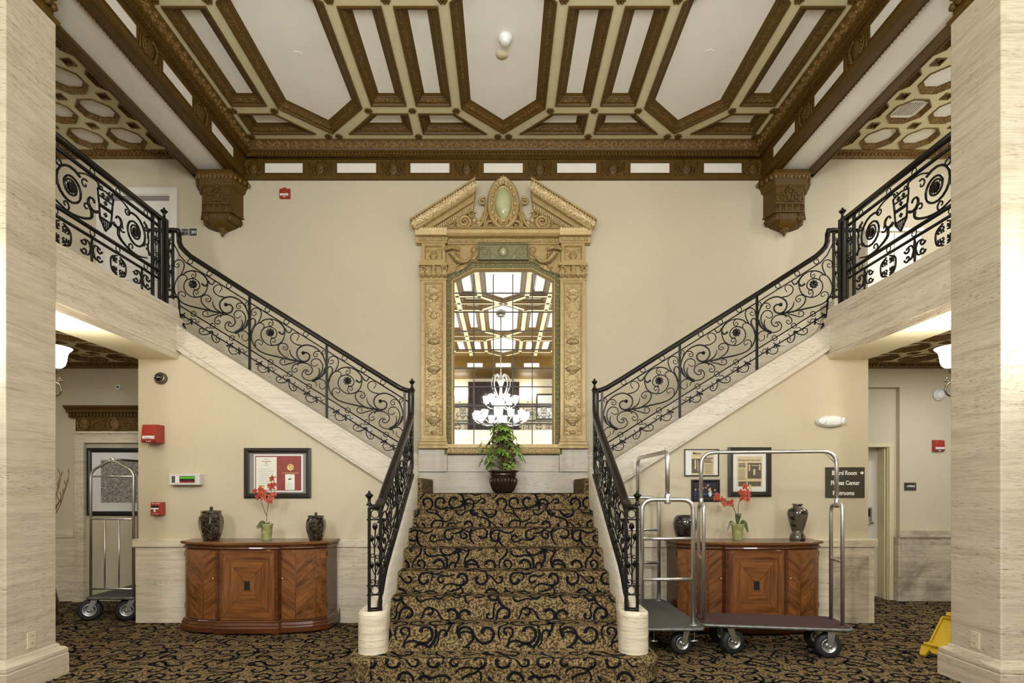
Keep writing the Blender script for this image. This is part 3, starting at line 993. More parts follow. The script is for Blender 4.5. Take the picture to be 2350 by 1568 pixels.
# stone curbs of the lower flight, swelling into drum blocks at the foot
def curb_top(y):
    if y < 4.16: return .488
    if y < 4.52:
        t = (y - 4.16) / .36; t = t * t * (3 - 2 * t) * .5 + t * t * .5
        return .488 + (nosing(4.52) + .25 - .488) * t
    if y > 5.86:
        t = (y - 5.86) / .12
        return nosing(5.86) + .25 + .11 * min(1, t)
    return nosing(y) + .25
for s in (-1, 1):
    k = MB()
    ys = [4.10 + i * .03 for i in range(65)]
    def ring(i):
        y = ys[i]; z = curb_top(y); zb = max(.15, nosing(y) - .22)
        return [(s * .932, y, zb), (s * .932, y, z - .012), (s * .945, y, z), (s * 1.03, y, z), (s * 1.045, y, z - .012), (s * 1.045, y, zb - .3 if y > 4.3 else zb)]
    k.strip(ring, ys, smooth=True)
    y = ys[-1]; k.add(ring(len(ys) - 1), [(0, 1, 2, 3, 4, 5)], False)
    k.build('stone_curb', M['stone_light'], stairs)
    k = MB()
    out = [(s * x, y) for x, y in [(.925, 4.42), (.90, 4.33), (.885, 4.22), (.885, 4.16)] + [(.995 - .11 * math.cos(t), 4.16 - .105 * math.sin(t)) for t in [i * PI / 14 for i in range(1, 14)]] + [(1.105, 4.16), (1.105, 4.34), (1.05, 4.42)]]
    k.prism(out, 'z', .165, .465, True)
    rr = [out, inset(out, .004), inset(out, .016)]
    m_ = len(out)
    k.add([(x, y, z) for o, z in ((rr[0], .462), (rr[1], .480), (rr[2], .490)) for x, y in o], [(i * m_ + j, i * m_ + (j + 1) % m_, (i + 1) * m_ + (j + 1) % m_, (i + 1) * m_ + j) for i in range(2) for j in range(m_)], True)
    k.prism(rr[2], 'z', .47, .4895)
    k.build('newel_block', M['stone'], stairs)
    # upper flight: carpeted steps and the stone string facing the lobby
    k = MB()
    for i in range(11):
        xa = s * (.88 + i * .271 + (.22 if i else 0))
        k.box(xa, s * 3.9, 5.93, WY - .002, LAND + i * RISE - .2, LAND + (i + 1) * RISE)
    k.build('upper_flight_carpet', M['carpet'], stairs, bevel=.02)
    k = MB()
    k.prism([(s * 1.062, 1.30), (s * 3.80, 3.02), (s * 3.80, 3.55), (s * 1.062, 1.84)], 'y', WY - .02, WY - .001)
    k.build('wall_string', M['stone'], stairs)
    k = MB()
    zt = lambda x: 1.615 + .6255 * (x - 1.0)
    up = [(1.02, zt(1.02))] + [(3.36, zt(3.36)), (3.41, zt(3.41) + .012), (3.445, zt(3.445) + .04), (3.462, zt(3.462) + .09), (3.468, 3.32), (3.468, 3.405), (3.64, 3.405), (3.64, 2.95), (3.50, 2.925)]
    lo = [(3.46, stringer_low(3.46)), (1.02, stringer_low(1.02))]
    k.prism([(s * x, z) for x, z in up + lo], 'y', SP - .055, SP + .20)
    for a, h, t in ((0, .03, .018), (.03, .022, .030), (.052, .012, .012)):       # moulding along the lower edge
        k.prism([(s * 1.02, stringer_low(1.02) + a), (s * 3.47, stringer_low(3.47) + a), (s * 3.47, stringer_low(3.47) + a + h), (s * 1.02, stringer_low(1.02) + a + h)], 'y', SP - .055 - t, SP - .03)
    k.prism([(s * 1.02, zt(1.02) - .022), (s * 3.40, zt(3.40) - .022), (s * 3.40, zt(3.40) - .004), (s * 1.02, zt(1.02) - .004)], 'y', SP - .064, SP - .03)
    k.build('stone_string', M['stone_light'], stairs, bevel=.003)
# travertine facing behind the landing
k = MB()
k.box(-1.06, 1.06, WY - .02, WY, LAND, 1.622); k.box(-.70, .70, WY - .02, WY, 1.626, 1.92)
for s in (-1, 1): k.box(s * .702, s * 1.06, WY - .05, WY, 1.626, 1.92)
struct('baseboard_landing', k, M['stone_light'], 'travertine facing behind the landing under the mirror', 'stone facing', bevel=.002)


# ------------------------------------------------------------------ wrought iron railings
# scrollwork of one raking panel; drawn in units of 1/922 of the panel length, y down, origin at the left post (70, 232)
SC = [  # (points, radius at start, radius at end)
    ([(190, 480), (235, 445), (300, 430), (350, 435), (400, 455), (450, 495), (485, 550), (490, 610), (465, 685), (420, 728), (360, 746), (300, 740), (245, 705), (212, 655), (206, 605), (222, 558), (260, 530), (310, 523), (360, 542), (390, 580), (393, 625), (365, 655), (330, 655)], 7, 6),
    ([(235, 548), (240, 505), (205, 478), (155, 492), (115, 545), (92, 620), (98, 690), (135, 762), (200, 820), (300, 858), (420, 885), (540, 912), (640, 935), (720, 945)], 5, 10),
    ([(170, 480), (198, 420), (210, 360), (188, 315), (142, 298), (100, 322), (92, 368), (120, 390), (148, 372), (140, 345), (118, 352)], 7, 4),
    ([(82, 445), (106, 420), (132, 440), (138, 480), (116, 530), (94, 590)], 5, 11),
    ([(312, 432), (345, 455), (346, 498), (316, 515), (298, 490), (312, 470), (328, 484)], 6, 4),
    ([(342, 745), (320, 710), (326, 672), (356, 660), (378, 686), (360, 710), (342, 694)], 6, 4),
    ([(140, 755), (136, 712), (160, 682), (200, 684), (226, 714), (210, 740), (180, 722)], 6, 4),
    ([(432, 470), (478, 525), (490, 575), (460, 612), (426, 590)], 8, 10),
    ([(488, 540), (520, 585), (552, 590), (572, 558)], 9, 6),
    ([(560, 925), (470, 868), (418, 805), (415, 745), (460, 718), (510, 736), (528, 772), (504, 800), (472, 788), (476, 764), (498, 768)], 8, 4),
    ([(548, 798), (560, 850), (600, 900), (665, 938)], 4, 11),
    ([(690, 746), (625, 732), (572, 692), (560, 640), (590, 604), (634, 600), (658, 630), (650, 658), (632, 682)], 7, 4),
    ([(705, 840), (755, 835), (788, 868), (776, 915), (728, 938), (672, 918), (636, 862), (642, 800), (690, 756), (762, 741), (840, 765), (908, 815), (955, 888), (980, 975), (975, 1050), (936, 1110), (872, 1152)], 9, 8),
    ([(640, 985), (660, 960), (720, 955), (778, 975), (816, 1018), (815, 1062), (785, 1092), (750, 1092), (734, 1072), (748, 1058)], 7, 6),
    ([(775, 1062), (755, 1042), (722, 1045), (697, 1082), (708, 1128), (756, 1160), (830, 1168), (900, 1142), (945, 1085), (968, 1020)], 6, 6),
    ([(690, 955), (625, 965), (582, 1000), (576, 1045), (610, 1068), (640, 1046), (626, 1020), (606, 1030)], 7, 4),
    ([(620, 945), (545, 962), (482, 980), (442, 968), (432, 936), (458, 910), (488, 924), (490, 955)], 7, 4),
    ([(905, 818), (858, 820), (832, 850), (850, 882), (880, 870), (878, 845), (858, 850)], 6, 4),
    ([(960, 846), (980, 825), (956, 806), (938, 830), (950, 858)], 5, 5),
    ([(890, 972), (850, 995), (815, 985), (806, 945), (836, 910), (890, 910), (930, 950), (944, 1010), (920, 1090), (880, 1132)], 4, 8),
    ([(895, 1010), (906, 1060), (886, 1120), (830, 1166)], 4, 14),
    ([(905, 1195), (903, 1240), (940, 1270), (975, 1246), (980, 1200), (942, 1155), (882, 1148), (830, 1165)], 4, 7),
    ([(830, 1165), (858, 1186), (870, 1228)], 9, 4),
]
BAND = [  # small scrolls of the lower band
    ([(148, 902), (154, 938), (188, 954), (218, 938)], 4, 6), ([(195, 968), (168, 1008), (190, 1055), (236, 1070), (282, 1050), (296, 1016), (272, 1008), (256, 1034)], 6, 4),
    ([(182, 960), (212, 962), (216, 990), (196, 992)], 6, 4), ([(290, 988), (306, 1028), (345, 1056), (384, 1036)], 6, 4), ([(308, 1012), (340, 1008), (352, 1040)], 5, 4),
    ([(145, 970), (172, 966), (190, 952)], 11, 8), ([(300, 1072), (298, 1045), (296, 1020)], 11, 7),
    ([(545, 1150), (500, 1184), (432, 1194), (390, 1165), (396, 1125), (430, 1120), (446, 1145), (426, 1160)], 7, 4),
    ([(545, 1150), (500, 1154), (470, 1130), (486, 1104), (514, 1116)], 6, 4),
    ([(545, 1150), (540, 1220), (565, 1274), (600, 1290), (630, 1265), (616, 1235), (590, 1240), (596, 1265)], 7, 4),
    ([(545, 1150), (560, 1190), (594, 1206), (615, 1185)], 6, 4),
]
BAND += [([(x + 572, y + 358) for x, y in p], a, b) for p, a, b in BAND[:7]]
FLOWERS = [(318, 594, 46), (712, 838, 22)]
RINGS = [(282, 320), (510, 463), (742, 610), (320, 945), (549, 1088), (780, 1235)]


def flower(mb, mp, c, r, petals=9):
    """leafy iron rosette; mp maps 2D panel coordinates + offset to space"""
    C = Vector(mp(c[0], c[1], 0)); N = Vector(mp(c[0], c[1], .03)) - C
    for i in range(petals):
        a = 2 * PI * i / petals
        t = Vector(mp(c[0] + r * math.cos(a), c[1] + r * math.sin(a), .012))
        for o in (.008, -.008):
            mb.leaf(tuple(C), tuple(t + N * (o / .03)), tuple(N * (1 if o > 0 else -1)), (t - C).length * .55, .18, 4)
    mb.ball(tuple(C), (Vector(mp(c[0] + r, c[1], 0)) - C).length * .3, 8)


def scrolls(mb, items, mp, rs, n=6):
    for p, a, b in items:
        q = crom([(x, y, 0) for x, y in p], 4)
        mb.tube([mp(v[0], v[1], 0) for v in q], taper(len(q), a * rs, b * rs), n)
        e = q[-1]; mb.ball(mp(e[0], e[1], 0), b * rs * 1.35, 6)


def finial(name, x, y, z, h, parent):
    k = MB(); q = h / .11
    k.lathe([(r * q, t * q) for r, t in [(.020, 0), (.022, .008), (.020, .014), (.0125, .022), (.011, .05), (.016, .056), (.030, .074), (.031, .079), (.022, .086), (.010, .094), (.0105, .102), (.006, .109), (.001, .111)]], 14, (x, y, z))
    return k.build(name, M['iron'], parent)


def vine(mb, mp, h, w, both=True):
    """climbing stem with tulip buds between two posts; mp(a, z, o)"""
    mb.tube([mp(math.sin(i * .8) * w * .05, h * i / 10, 0) for i in range(11)], .0055, 6)
    def bud(a, z, r, tilt=0):
        for q in range(5):
            t = q * 2 * PI / 5
            mb.leaf(mp(a, z, 0), mp(a + tilt + math.cos(t) * r * .35, z + r * 2.6, math.sin(t) * r * .35), tuple(Vector(mp(a + math.cos(t), z, math.sin(t))) - Vector(mp(a, z, 0))), r * 1.5, .22, 4)
    bud(0, h * .90, .022)
    for s, z0 in ((-1, .60), (1, .62), (-1, .16), (1, .18)):
        p = crom([(0, h * z0, 0), (s * w * .16, h * (z0 + .06), 0), (s * w * .27, h * (z0 + .12), 0)], 4)
        mb.tube([mp(v[0], v[1], 0) for v in p], .004, 5)
        bud(s * w * .27, h * (z0 + .11), .020, s * .004)
    for s in (-1, 1):
        p = spiral(s * w * .22, h * .47, .004, .022, 0, s * 6.5); mb.tube([mp(a, b, 0) for a, b in p], .004, 5)
        p = spiral(s * w * .22, h * .05, .004, .020, 0, s * 6.5); mb.tube([mp(a, b, 0) for a, b in p], .004, 5)


RY = 5.82
for s, side in ((-1, 'left'), (1, 'right')):
    # ---- raking railing of the upper flight
    o = thing('stair_railing', 'black wrought iron scroll railing raking up the %s upper flight' % side, 'railing', (s * 2.2, RY, 1.6))
    L = .824; u = L / 922
    Zr = lambda x: 3.404 + .6255 * (x - 2.710)
    def rail_line(dz, x0, x1): return [(s * x0, RY, Zr(x0) + dz), (s * x1, RY, Zr(x1) + dz)]
    k = MB()
    hp = [(3.66, 4.175), (3.53, 4.175), (3.475, 4.172), (3.466, 4.14), (3.462, 4.05), (3.44, 3.995), (3.395, 3.945), (3.34, Zr(3.34) + .098), (2.7, Zr(2.7) + .088), (1.9, Zr(1.9) + .088), (1.25, Zr(1.25) + .088), (1.10, Zr(1.10) + .092), (1.03, Zr(1.03) + .110), (.98, Zr(.98) + .136)]
    pts = [(s * x, RY, z) for x, z in hp]
    k.tube(pts[:4], .026, 10, up=(0, 1, 0)); k.tube(pts[3:], .026, 10, up=(0, 1, 0))
    k.ball(pts[2], .027, 8)
    k.build('handrail', M['rail_wood'], o)
    for dz, r in ((0, .0065), (-.501, .0065), (-.586, .0065)):
        k = MB(); x0 = 3.39 if dz == 0 else 3.46
        k.tube(rail_line(dz, x0, 1.0), r, 4)
        if dz == 0: k.tube([(s * 3.39, RY, Zr(3.39)), (s * 3.46, RY, Zr(3.39) + .08), (s * 3.53, RY, Zr(3.39) + .22)], .0065, 4)
        k.build('rail', M['iron'], o)
    k = MB()
    bz = lambda x: Zr(x) - .752
    base = [(3.66, 3.465), (3.49, 3.465), (3.468, 3.44), (3.462, 3.30), (3.455, 3.24), (3.43, 3.195), (3.38, bz(3.38)), (1.02, bz(1.02))]
    k.tube([(s * x, RY, z) for x, z in base], .013, 4)
    k.build('base_rail', M['iron'], o)
    for x in (3.615, 3.53, 2.710, 1.886, 1.055):
        k = MB(); z1 = Zr(x) + .10 if x < 3.5 else 4.17
        z0 = bz(x) if x < 3.5 else 3.405
        k.box(s * x - .011, s * x + .011, RY - .011, RY + .011, z0, z1); k.build('post', M['iron'], o)
    for i, xp in enumerate((3.534, 2.710, 1.886)):
        def mp(cx, cy, off, xp=xp):
            return (s * (xp - (cx - 70) * u), RY - off, Zr(xp) - (cy - 232) * u)
        k = MB()
        items = [it for it in SC if i > 0 or min(p[0] for p in it[0]) > 84] + [it for it in BAND if i > 0 or min(p[0] for p in it[0]) > 110]
        scrolls(k, items, mp, u * 1.05)
        k.build('scroll_panel', M['iron'], o)
        for cx, cy, r in FLOWERS:
            k = MB(); flower(k, mp, (cx, cy), r * 1.15, 9 if r > 30 else 6); k.build('rosette', M['iron'], o)
        for cx, cy in RINGS:
            k = MB(); k.tube([mp(cx + 30 * math.cos(t), cy + 30 * math.sin(t), 0) for t in [j * PI / 8 for j in range(16)]], .0045, 6, closed=True)
            k.build('ring', M['iron'], o)
    k = MB(); vine(k, lambda a, z, off: (s * 3.572 + a, RY - off, 3.56 + z), .50, .085)
    k.box(s * 3.615, s * 3.53, RY - .006, RY + .006, 3.535, 3.55); k.box(s * 3.615, s * 3.53, RY - .006, RY + .006, 4.065, 4.078)
    k.build('vine_panel', M['iron'], o)
    for z in (3.502, 4.118):
        k = MB(); k.tube([(s * 3.572 + .031 * math.cos(t), RY, z + .031 * math.sin(t)) for t in [j * PI / 8 for j in range(16)]], .0045, 6, closed=True); k.build('ring', M['iron'], o)
    # newel on the landing
    k = MB(); k.box(s * .975 - .016, s * .975 + .016, RY - .016, RY + .016, 1.62, 2.475); k.lathe([(.03, 2.455), (.034, 2.465), (.03, 2.475)], 12, (s * .975, RY, 0)); k.build('newel_post', M['iron'], o)
    finial('finial', s * .975, RY, 2.475, .115, o)

    # ---- railing of the lower flight
    o = thing('stair_railing', 'black wrought iron railing with thick dark handrail along the %s side of the lower flight' % side, 'railing', (s * .97, 4.2, .49))
    X = s * .972
    H = lambda y: nosing(y) + .92
    k = MB()
    pts = [(s * 1.018, 4.115, 1.275), (s * .99, 4.125, 1.275), (s * .968, 4.17, 1.275), (X, 4.26, 1.285), (X, 4.34, H(4.34) - .01), (X, 4.6, H(4.6)), (X, 5.2, H(5.2)), (X, 5.62, H(5.62)), (X, 5.69, H(5.69) + .012), (X, 5.735, H(5.69) + .09), (X, 5.745, 2.46)]
    q = crom(pts, 4)
    k.tube(q, [.020] * 7 + taper(6, .022, .046) + [.046] * (len(q) - 13), 12, flat=.74, up=(1, 0, 0))
    k.build('handrail', M['rail_wood'], o)
    for dz in (-.10, -.50, -.57):
        k = MB(); k.tube([(X, 4.22, H(4.22) + dz), (X, 5.79, H(5.79) + dz)], .0065, 4)
        k.build('rail', M['iron'], o)
    k = MB()
    k.tube([(s * 1.02, 4.10, .497), (s * .93, 4.125, .497), (s * .955, 4.20, .50), (X, 4.30, .545), (X, 4.42, curb_top(4.42) + .02), (X, 4.52, curb_top(4.52) + .016), (X, 5.84, curb_top(5.84) + .016)], .020, 4, up=(1, 0, 0))
    k.build('base_rail', M['iron'], o)
    for x, y, z1 in ((1.012, 4.112, 1.27), (.93, 4.132, 1.27), (.972, 5.0, H(5.0)), (.972, 5.79, H(5.79))):
        z0 = .49 if y < 4.2 else curb_top(y)
        k = MB(); k.box(s * x - .010, s * x + .010, y - .010, y + .010, z0, z1); k.build('post', M['iron'], o)
    l2 = .76; u2 = l2 / 922
    for i, yp in enumerate((5.78, 5.02)):
        def mp(cx, cy, off, yp=yp):
            y = yp - (cx - 70) * u2
            return (X + off * s, y, H(y) - .10 - ((cy - 232) - .622 * (cx - 70)) * u2 * .89)
        k = MB(); scrolls(k, SC + BAND, mp, u2 * 1.2)
        for cx, cy, r in FLOWERS: flower(k, mp, (cx, cy), r * 1.2, 8)
        for j in range(7):                       # curling leaves that stand out from the plane
            cx = 150 + j * 120; cy = 250 + .622 * (cx - 70) + (180 if j % 2 else 420)
            a = mp(cx, cy, 0)
            for q in (-1, 1): k.leaf(a, (a[0] + q * .03, a[1] - .02, a[2] + .07), (q, 0, .3), .035, .2, 4)
        k.build('scroll_panel', M['iron'], o)
        for cx, cy in RINGS:
            k = MB(); k.tube([mp(cx + 30 * math.cos(t), cy + 30 * math.sin(t), 0) for t in [j * PI / 8 for j in range(16)]], .0045, 6, closed=True)
            k.build('ring', M['iron'], o)
    k = MB()
    vine(k, lambda a, z, off: (s * .971 + a, 4.122 - off, .685 + z), .46, .085)
    for z in (.61, .68, 1.18):
        k.tube([(s * 1.03, 4.108, z), (s * .93, 4.132, z), (s * .955, 4.20, z + .01), (X, 4.27, z + .05)], .0065, 5)
    k.build('vine_panel', M['iron'], o)
    for z in (.645, 1.222):
        k = MB(); k.tube([(s * .971 + .031 * math.cos(t), 4.122, z + .031 * math.sin(t)) for t in [j * PI / 8 for j in range(16)]], .0045, 6, closed=True); k.build('ring', M['iron'], o)
    finial('finial', s * 1.012, 4.112, 1.285, .112, o)


# ---- balcony railings: panels with a shield between two big spirals
def sp2(c, r0, r1, a0, a1, mir):
    return [(c[0] + mir * (x - c[0]), y) for x, y in spiral(c[0], c[1], r0, r1, a0, a1)]


def balcony_module(o, mp, length):
    """mp(a, z, off): a along the rail 0..length, z height"""
    k = MB(); m = length / 2; z0 = 3.845
    def T(p, r0, r1, f=1.35):
        if 3 <= len(p) <= 6: p = [(v[0], v[1]) for v in crom([(a, z, 0) for a, z in p], 5)]
        k.tube([mp(a, z, 0) for a, z in p], taper(len(p), r0 * f, r1 * f), 6)
    for q in (-1, 1):
        c = (m + q * .385, z0 + .005)
        ring = sp2(c, .056, .066, .4, 2 * PI, q) + sp2(c, .072, .166, 2 * PI + .3, 4.7 * PI, q)
        T(ring, .006, .008)
        T([(m + q * .05, z0 + .16), (m + q * .10, z0 + .205), (m + q * .22, z0 + .20), (m + q * .32, z0 + .155)], .004, .006)
        T(sp2(c, .19, .205, -.5, .9, q), .005, .006)
        T(sp2((m + q * .15, z0 + .0), .02, .075, .3, 5.6, -q), .006, .010)
        T([(m + q * .16, z0 - .07), (m + q * .17, z0 - .14), (m + q * .28, z0 - .19), (m + q * .42, z0 - .205), (m + q * .56, z0 - .17)], .010, .005)
        for a, rr in ((.9, .042), (2.5, .044), (3.6, .040), (5.0, .044), (6.0, .038)):
            cc = (c[0] + math.cos(a) * .185, c[1] + math.sin(a) * .175)
            T(sp2(cc, .008, rr, a, a + 5.9, q), .0045, .006)
        T(sp2((m + q * .055, z0 + .185), .006, .035, 1, 7, q), .004, .005)
        for t in (-.13, .13):
            a = m + q * .60
            T([(a, z0 + t), (a - q * .03, z0 + t * .6), (a - q * .035, z0 + t * .2)], .010, .004)
    # shield with bars, stripes and quatrefoils
    sh = [(m - .095, z0 + .155), (m, z0 + .175), (m + .095, z0 + .155), (m + .078, z0 + .04), (m + .066, z0 - .09), (m, z0 - .17), (m - .066, z0 - .09), (m - .078, z0 + .04), (m - .095, z0 + .155)]
    for u, v in zip(sh, sh[1:]): T([u, v], .006, .006)
    for z, hw in ((z0 + .105, .086), (z0 + .035, .078), (z0 + .02, .076), (z0 - .075, .066)): T([(m - hw, z), (m + hw, z)], .006, .006)
    for i in range(5): T([(m - .048 + i * .024, z0 - .075), (m - .040 + i * .020, z0 - .150 + abs(i - 2) * .022)], .004, .004)
    for a, z in ((m - .03, z0 + .13), (m + .03, z0 + .13), (m, z0 + .072), (m, z0 - .03)):
        for q in range(4): k.ball(mp(a + .012 * math.cos(q * PI / 2), z + .012 * math.sin(q * PI / 2), 0), .010, 5)
    k.build('scroll_panel', M['iron'], o)
    for q in (-1, 1):
        k = MB(); flower(k, lambda x, y, off: mp(x, y, off), (m + q * .385, z0), .052, 10); k.build('rosette', M['iron'], o)
    # lower band of paired scrolls
    n = 4; w = length / n
    for i in range(n):
        a = w * (i + .5); k = MB()
        def T(p, r0, r1, f=1.3):
            if 3 <= len(p) <= 6: p = [(v[0], v[1]) for v in crom([(x, z, 0) for x, z in p], 5)]
            k.tube([mp(x, z, 0) for x, z in p], taper(len(p), r0 * f, r1 * f), 6)
        for q in (-1, 1):
            if i % 2 == 0:      # back-to-back C scrolls
                p = [(a + q * .008, 3.445), (a + q * .035, 3.49), (a + q * .075, 3.495)]; T(p, .007, .005)
                T(sp2((a + q * .085, 3.475), .008, .032, 0, 6.2, q), .005, .007)
                T(sp2((a + q * .085, 3.400), .008, .034, 0, 6.2, q), .005, .007)
                p = [(a + q * .008, 3.445), (a + q * .035, 3.385), (a + q * .075, 3.375)]; T(p, .007, .005)
                T([(a, 3.53), (a + q * .012, 3.445), (a, 3.335)], .006, .006)
            else:               # open ring with four crosslets
                T([(a + q * .02, 3.52), (a + q * .085, 3.485), (a + q * .098, 3.43), (a + q * .08, 3.37), (a + q * .02, 3.345)], .006, .006)
                for z in (3.475, 3.385):
                    for t in range(4):
                        e = t * PI / 2 + .6
                        T(sp2((a + q * .045 + .022 * math.cos(e), z + .022 * math.sin(e)), .006, .017, e, e + 4.6, q), .005, .005)
                    k.ball(mp(a + q * .045, z, 0), .012, 6)
                    T([(a + q * .09, z + .01), (a + q * .07, z + .004), (a + q * .045, z)], .005, .005)
        k.build('scroll_motif', M['iron'], o)
    for a in (length * .08, length * .38, length * .62, length * .92):
        for z in (3.583, 4.108):
            k = MB(); k.tube([mp(a + .027 * math.cos(t), z + .024 * math.sin(t), 0) for t in [j * PI / 8 for j in range(16)]], .0042, 6, closed=True); k.build('ring', M['iron'], o)


def balcony_railing(o, mp, a0, spans):
    a1 = a0 + sum(spans)
    k = MB(); k.tube([mp(a0 - .12, 4.165, 0), mp(a1, 4.165, 0)], .034, 10, flat=.8); k.build('handrail', M['rail_wood'], o)
    for z, r in ((4.078, .019), (3.62, .020), (3.545, .015), (3.328, .008)):
        k = MB(); k.tube([mp(a0 - .08, z, 0), mp(a1, z, 0)], r, 4); k.build('rail', M['iron'], o)
    a = a0
    for L in spans:
        balcony_module(o, lambda x, z, off, a=a: mp(a + x, z, off), L)
        a += L
        for d in ((0,) if a < a1 - .01 else ()):
            k = MB(); p, q = mp(a - .012, 3.32, -.012), mp(a + .012, 4.15, .012); k.box(p[0], q[0], p[1], q[1], 3.32, 4.15); k.build('post', M['iron'], o)


for s, side in ((-1, 'left'), (1, 'right')):
    o = thing('balcony_railing', 'black wrought iron balcony railing with shields above the %s travertine edge' % side, 'railing', (s * 3.49, 5.6, 3.32))
    balcony_railing(o, lambda a, z, off: (s * (3.49 - off), 5.42 - a, z), 0, [1.28])
    for y in (5.60, 5.53, 5.42):
        k = MB(); k.box(s * 3.49 - .012, s * 3.49 + .012, y - .012, y + .012, 3.32, 4.16); k.build('post', M['iron'], o)
    k = MB(); vine(k, lambda a, z, off: (s * (3.49 - off), 5.475 + a, 3.57 + z), .46, .09); k.build('vine_panel', M['iron'], o)
    k = MB(); k.box(s * 3.49 - .022, s * 3.49 + .022, 5.60, 5.645, 3.32, 4.195); k.build('newel_post', M['iron'], o)
    finial('finial', s * 3.50, 5.62, 4.19, .125, o)
o = thing('balcony_railing', 'black iron railing of the far balcony seen in the mirror', 'railing', (0, -4.06, 3.32))
balcony_railing(o, lambda a, z, off: (a, -4.06 + off, z), -3.3, [1.32] * 5)


# ------------------------------------------------------------------ great mirror on the landing wall
mir = thing('wall_mirror', 'tall gilt mirror with green border and broken pediment above the landing', 'mirror', (0, WY, 1.90))
U = .00542
def gx(p): return (p - 1155) * U
def gz(p): return 1.413 + (1122 - p) * U
def poly(*pts): return [(gx(a), gz(b)) for a, b in pts]


def part(name, mats, fn, **kw):
    k = MB(); fn(k); return k.build(name, mats, mir, **kw)


# silvered glass in leaded bars
opening = poly((1020, 1043), (1290, 1043), (1290, 632), (1226, 598), (1084, 598), (1020, 632))
part('glass', M['mirror'], lambda k: k.prism(inset(opening, .10), 'y', WY - .012, WY - .004))
for p in (1087, 1132, 1177, 1222):
    part('glazing_bar', M['leading'], lambda k: k.box(gx(p) - .006, gx(p) + .006, WY - .02, WY - .006, gz(1020), gz(626)))
for p in (669, 713, 757, 800, 843, 886, 930, 972):
    part('glazing_bar', M['leading'], lambda k: k.box(gx(1042), gx(1268), WY - .02, WY - .006, gz(p) - .006, gz(p) + .006))
def border(k):
    k.vframe(opening, [(0, 0), (0, .058), (.02, .060), (.028, .040), (.084, .040)], WY)
    n = len(opening)
    ring = inset(opening, .010)
    for i in range(n):
        a, b = Vector(ring[i]), Vector(ring[(i + 1) % n]); m = int((b - a).length / .03)
        if i == 0: continue
        for j in range(m):
            q = a + (b - a) * (j + .5) / m; k.ball((q.x, WY - .060, q.y), .010, 5)
    ring = inset(opening, .055)
    for i in range(1, n):
        a, b = Vector(ring[i]), Vector(ring[(i + 1) % n]); m = max(1, int((b - a).length / .06))
        for j in range(m):
            q = a + (b - a) * (j + .5) / m; k.ball((q.x, WY - .040, q.y), .022, 6, (1, .45, 1))
    k.m = 1
    k.vframe(opening, [(.084, .040), (.088, .052), (.098, .052), (.104, .036), (.120, .014)], WY)
part('green_border', [M['green'], M['gilt']], border)
def sill(k):
    k.box(gx(1024), gx(1288), WY - .10, WY, gz(1028), gz(1020)); k.box(gx(1027), gx(1285), WY - .08, WY, gz(1042), gz(1028))
    k.m = 1; k.box(gx(1029), gx(1283), WY - .088, WY - .07, gz(1038), gz(1029))
    for i in range(60): k.ball((gx(1030) + i * gx(1155 + 4.25), WY - .085, gz(1040.5)), .011, 5)
part('sill', [M['gilt'], M['gilt_carved']], sill)


def relief(k, cx, y):
    """candelabra ornament climbing a pilaster panel: vases, scrolls, leaves and a roundel"""
    def S(px, pz): return (cx + px * U, y, gz(pz))
    def pair(dx, pz, r, a0=0.0, turn=6.5, t=.009):
        for q in (-1, 1):
            k.tube([(cx + q * (dx * U + v[0]), y, gz(pz) + v[1]) for v in spiral(0, 0, .004, r * U, a0, a0 + turn)], taper(19, t * .8, t, 1), 5)
    def leafs(pz, L, n, up=1, w=.03):
        for i in range(n):
            a = (i - (n - 1) / 2) * (2.2 / n)
            k.leaf(S(0, pz), (cx + math.sin(a) * L * U, y - .012, gz(pz) + up * math.cos(a) * L * U), (0, -1, 0), w, .16, 4)
    def vase(pz, w, h):
        k.add([], [])
        for i, (rw, t) in enumerate(((.35, 0), (.5, .12), (.3, .25), (.8, .55), (1, .85), (.8, 1))):
            k.ball((cx, y, gz(pz) + t * h * U), w * U * rw, 8, (1, .45, .5))
    k.ball(S(0, 660), .03, 8, (.7, .4, 1.4)); leafs(672, 16, 5); pair(12, 672, 7); vase(690, 13, 12)
    pair(12, 700, 7, 2); k.ball(S(0, 722), .050, 14, (1, .35, 1)); pair(14, 706, 5); pair(14, 738, 6, 1)
    leafs(762, 15, 5, -1); pair(8, 755, 7, 1); pair(14, 770, 5, 3); vase(788, 16, 6); leafs(812, 20, 4)
    pair(10, 815, 8); pair(11, 832, 9, 2.5); vase(856, 17, 12); leafs(872, 14, 6, -1); pair(13, 872, 6)
    leafs(905, 16, 7); pair(14, 890, 6, 1); pair(11, 912, 8, 3); k.ball(S(0, 938), .045, 10, (1, .4, 1)); pair(14, 930, 5)
    leafs(955, 14, 5, -1); pair(8, 952, 5); vase(975, 17, 14); pair(13, 985, 8, 2); pair(13, 997, 6)
    for i, pz in enumerate(range(664, 1000, 14)):
        pair(15 if i % 2 else 12, pz, 4.5, i * 1.3, 6, .006); k.leaf(S(4 if i % 2 else -4, pz), S(13 if i % 2 else -13, pz - 7), (0, -1, 0), .03, .15, 4); k.leaf(S(-4 if i % 2 else 4, pz + 5), S(-14 if i % 2 else 14, pz - 2), (0, -1, 0), .03, .15, 4)
    k.box(cx - 15 * U, cx + 15 * U, y - .02, y, gz(1004), gz(1000))
    vase(999, 9, 8)


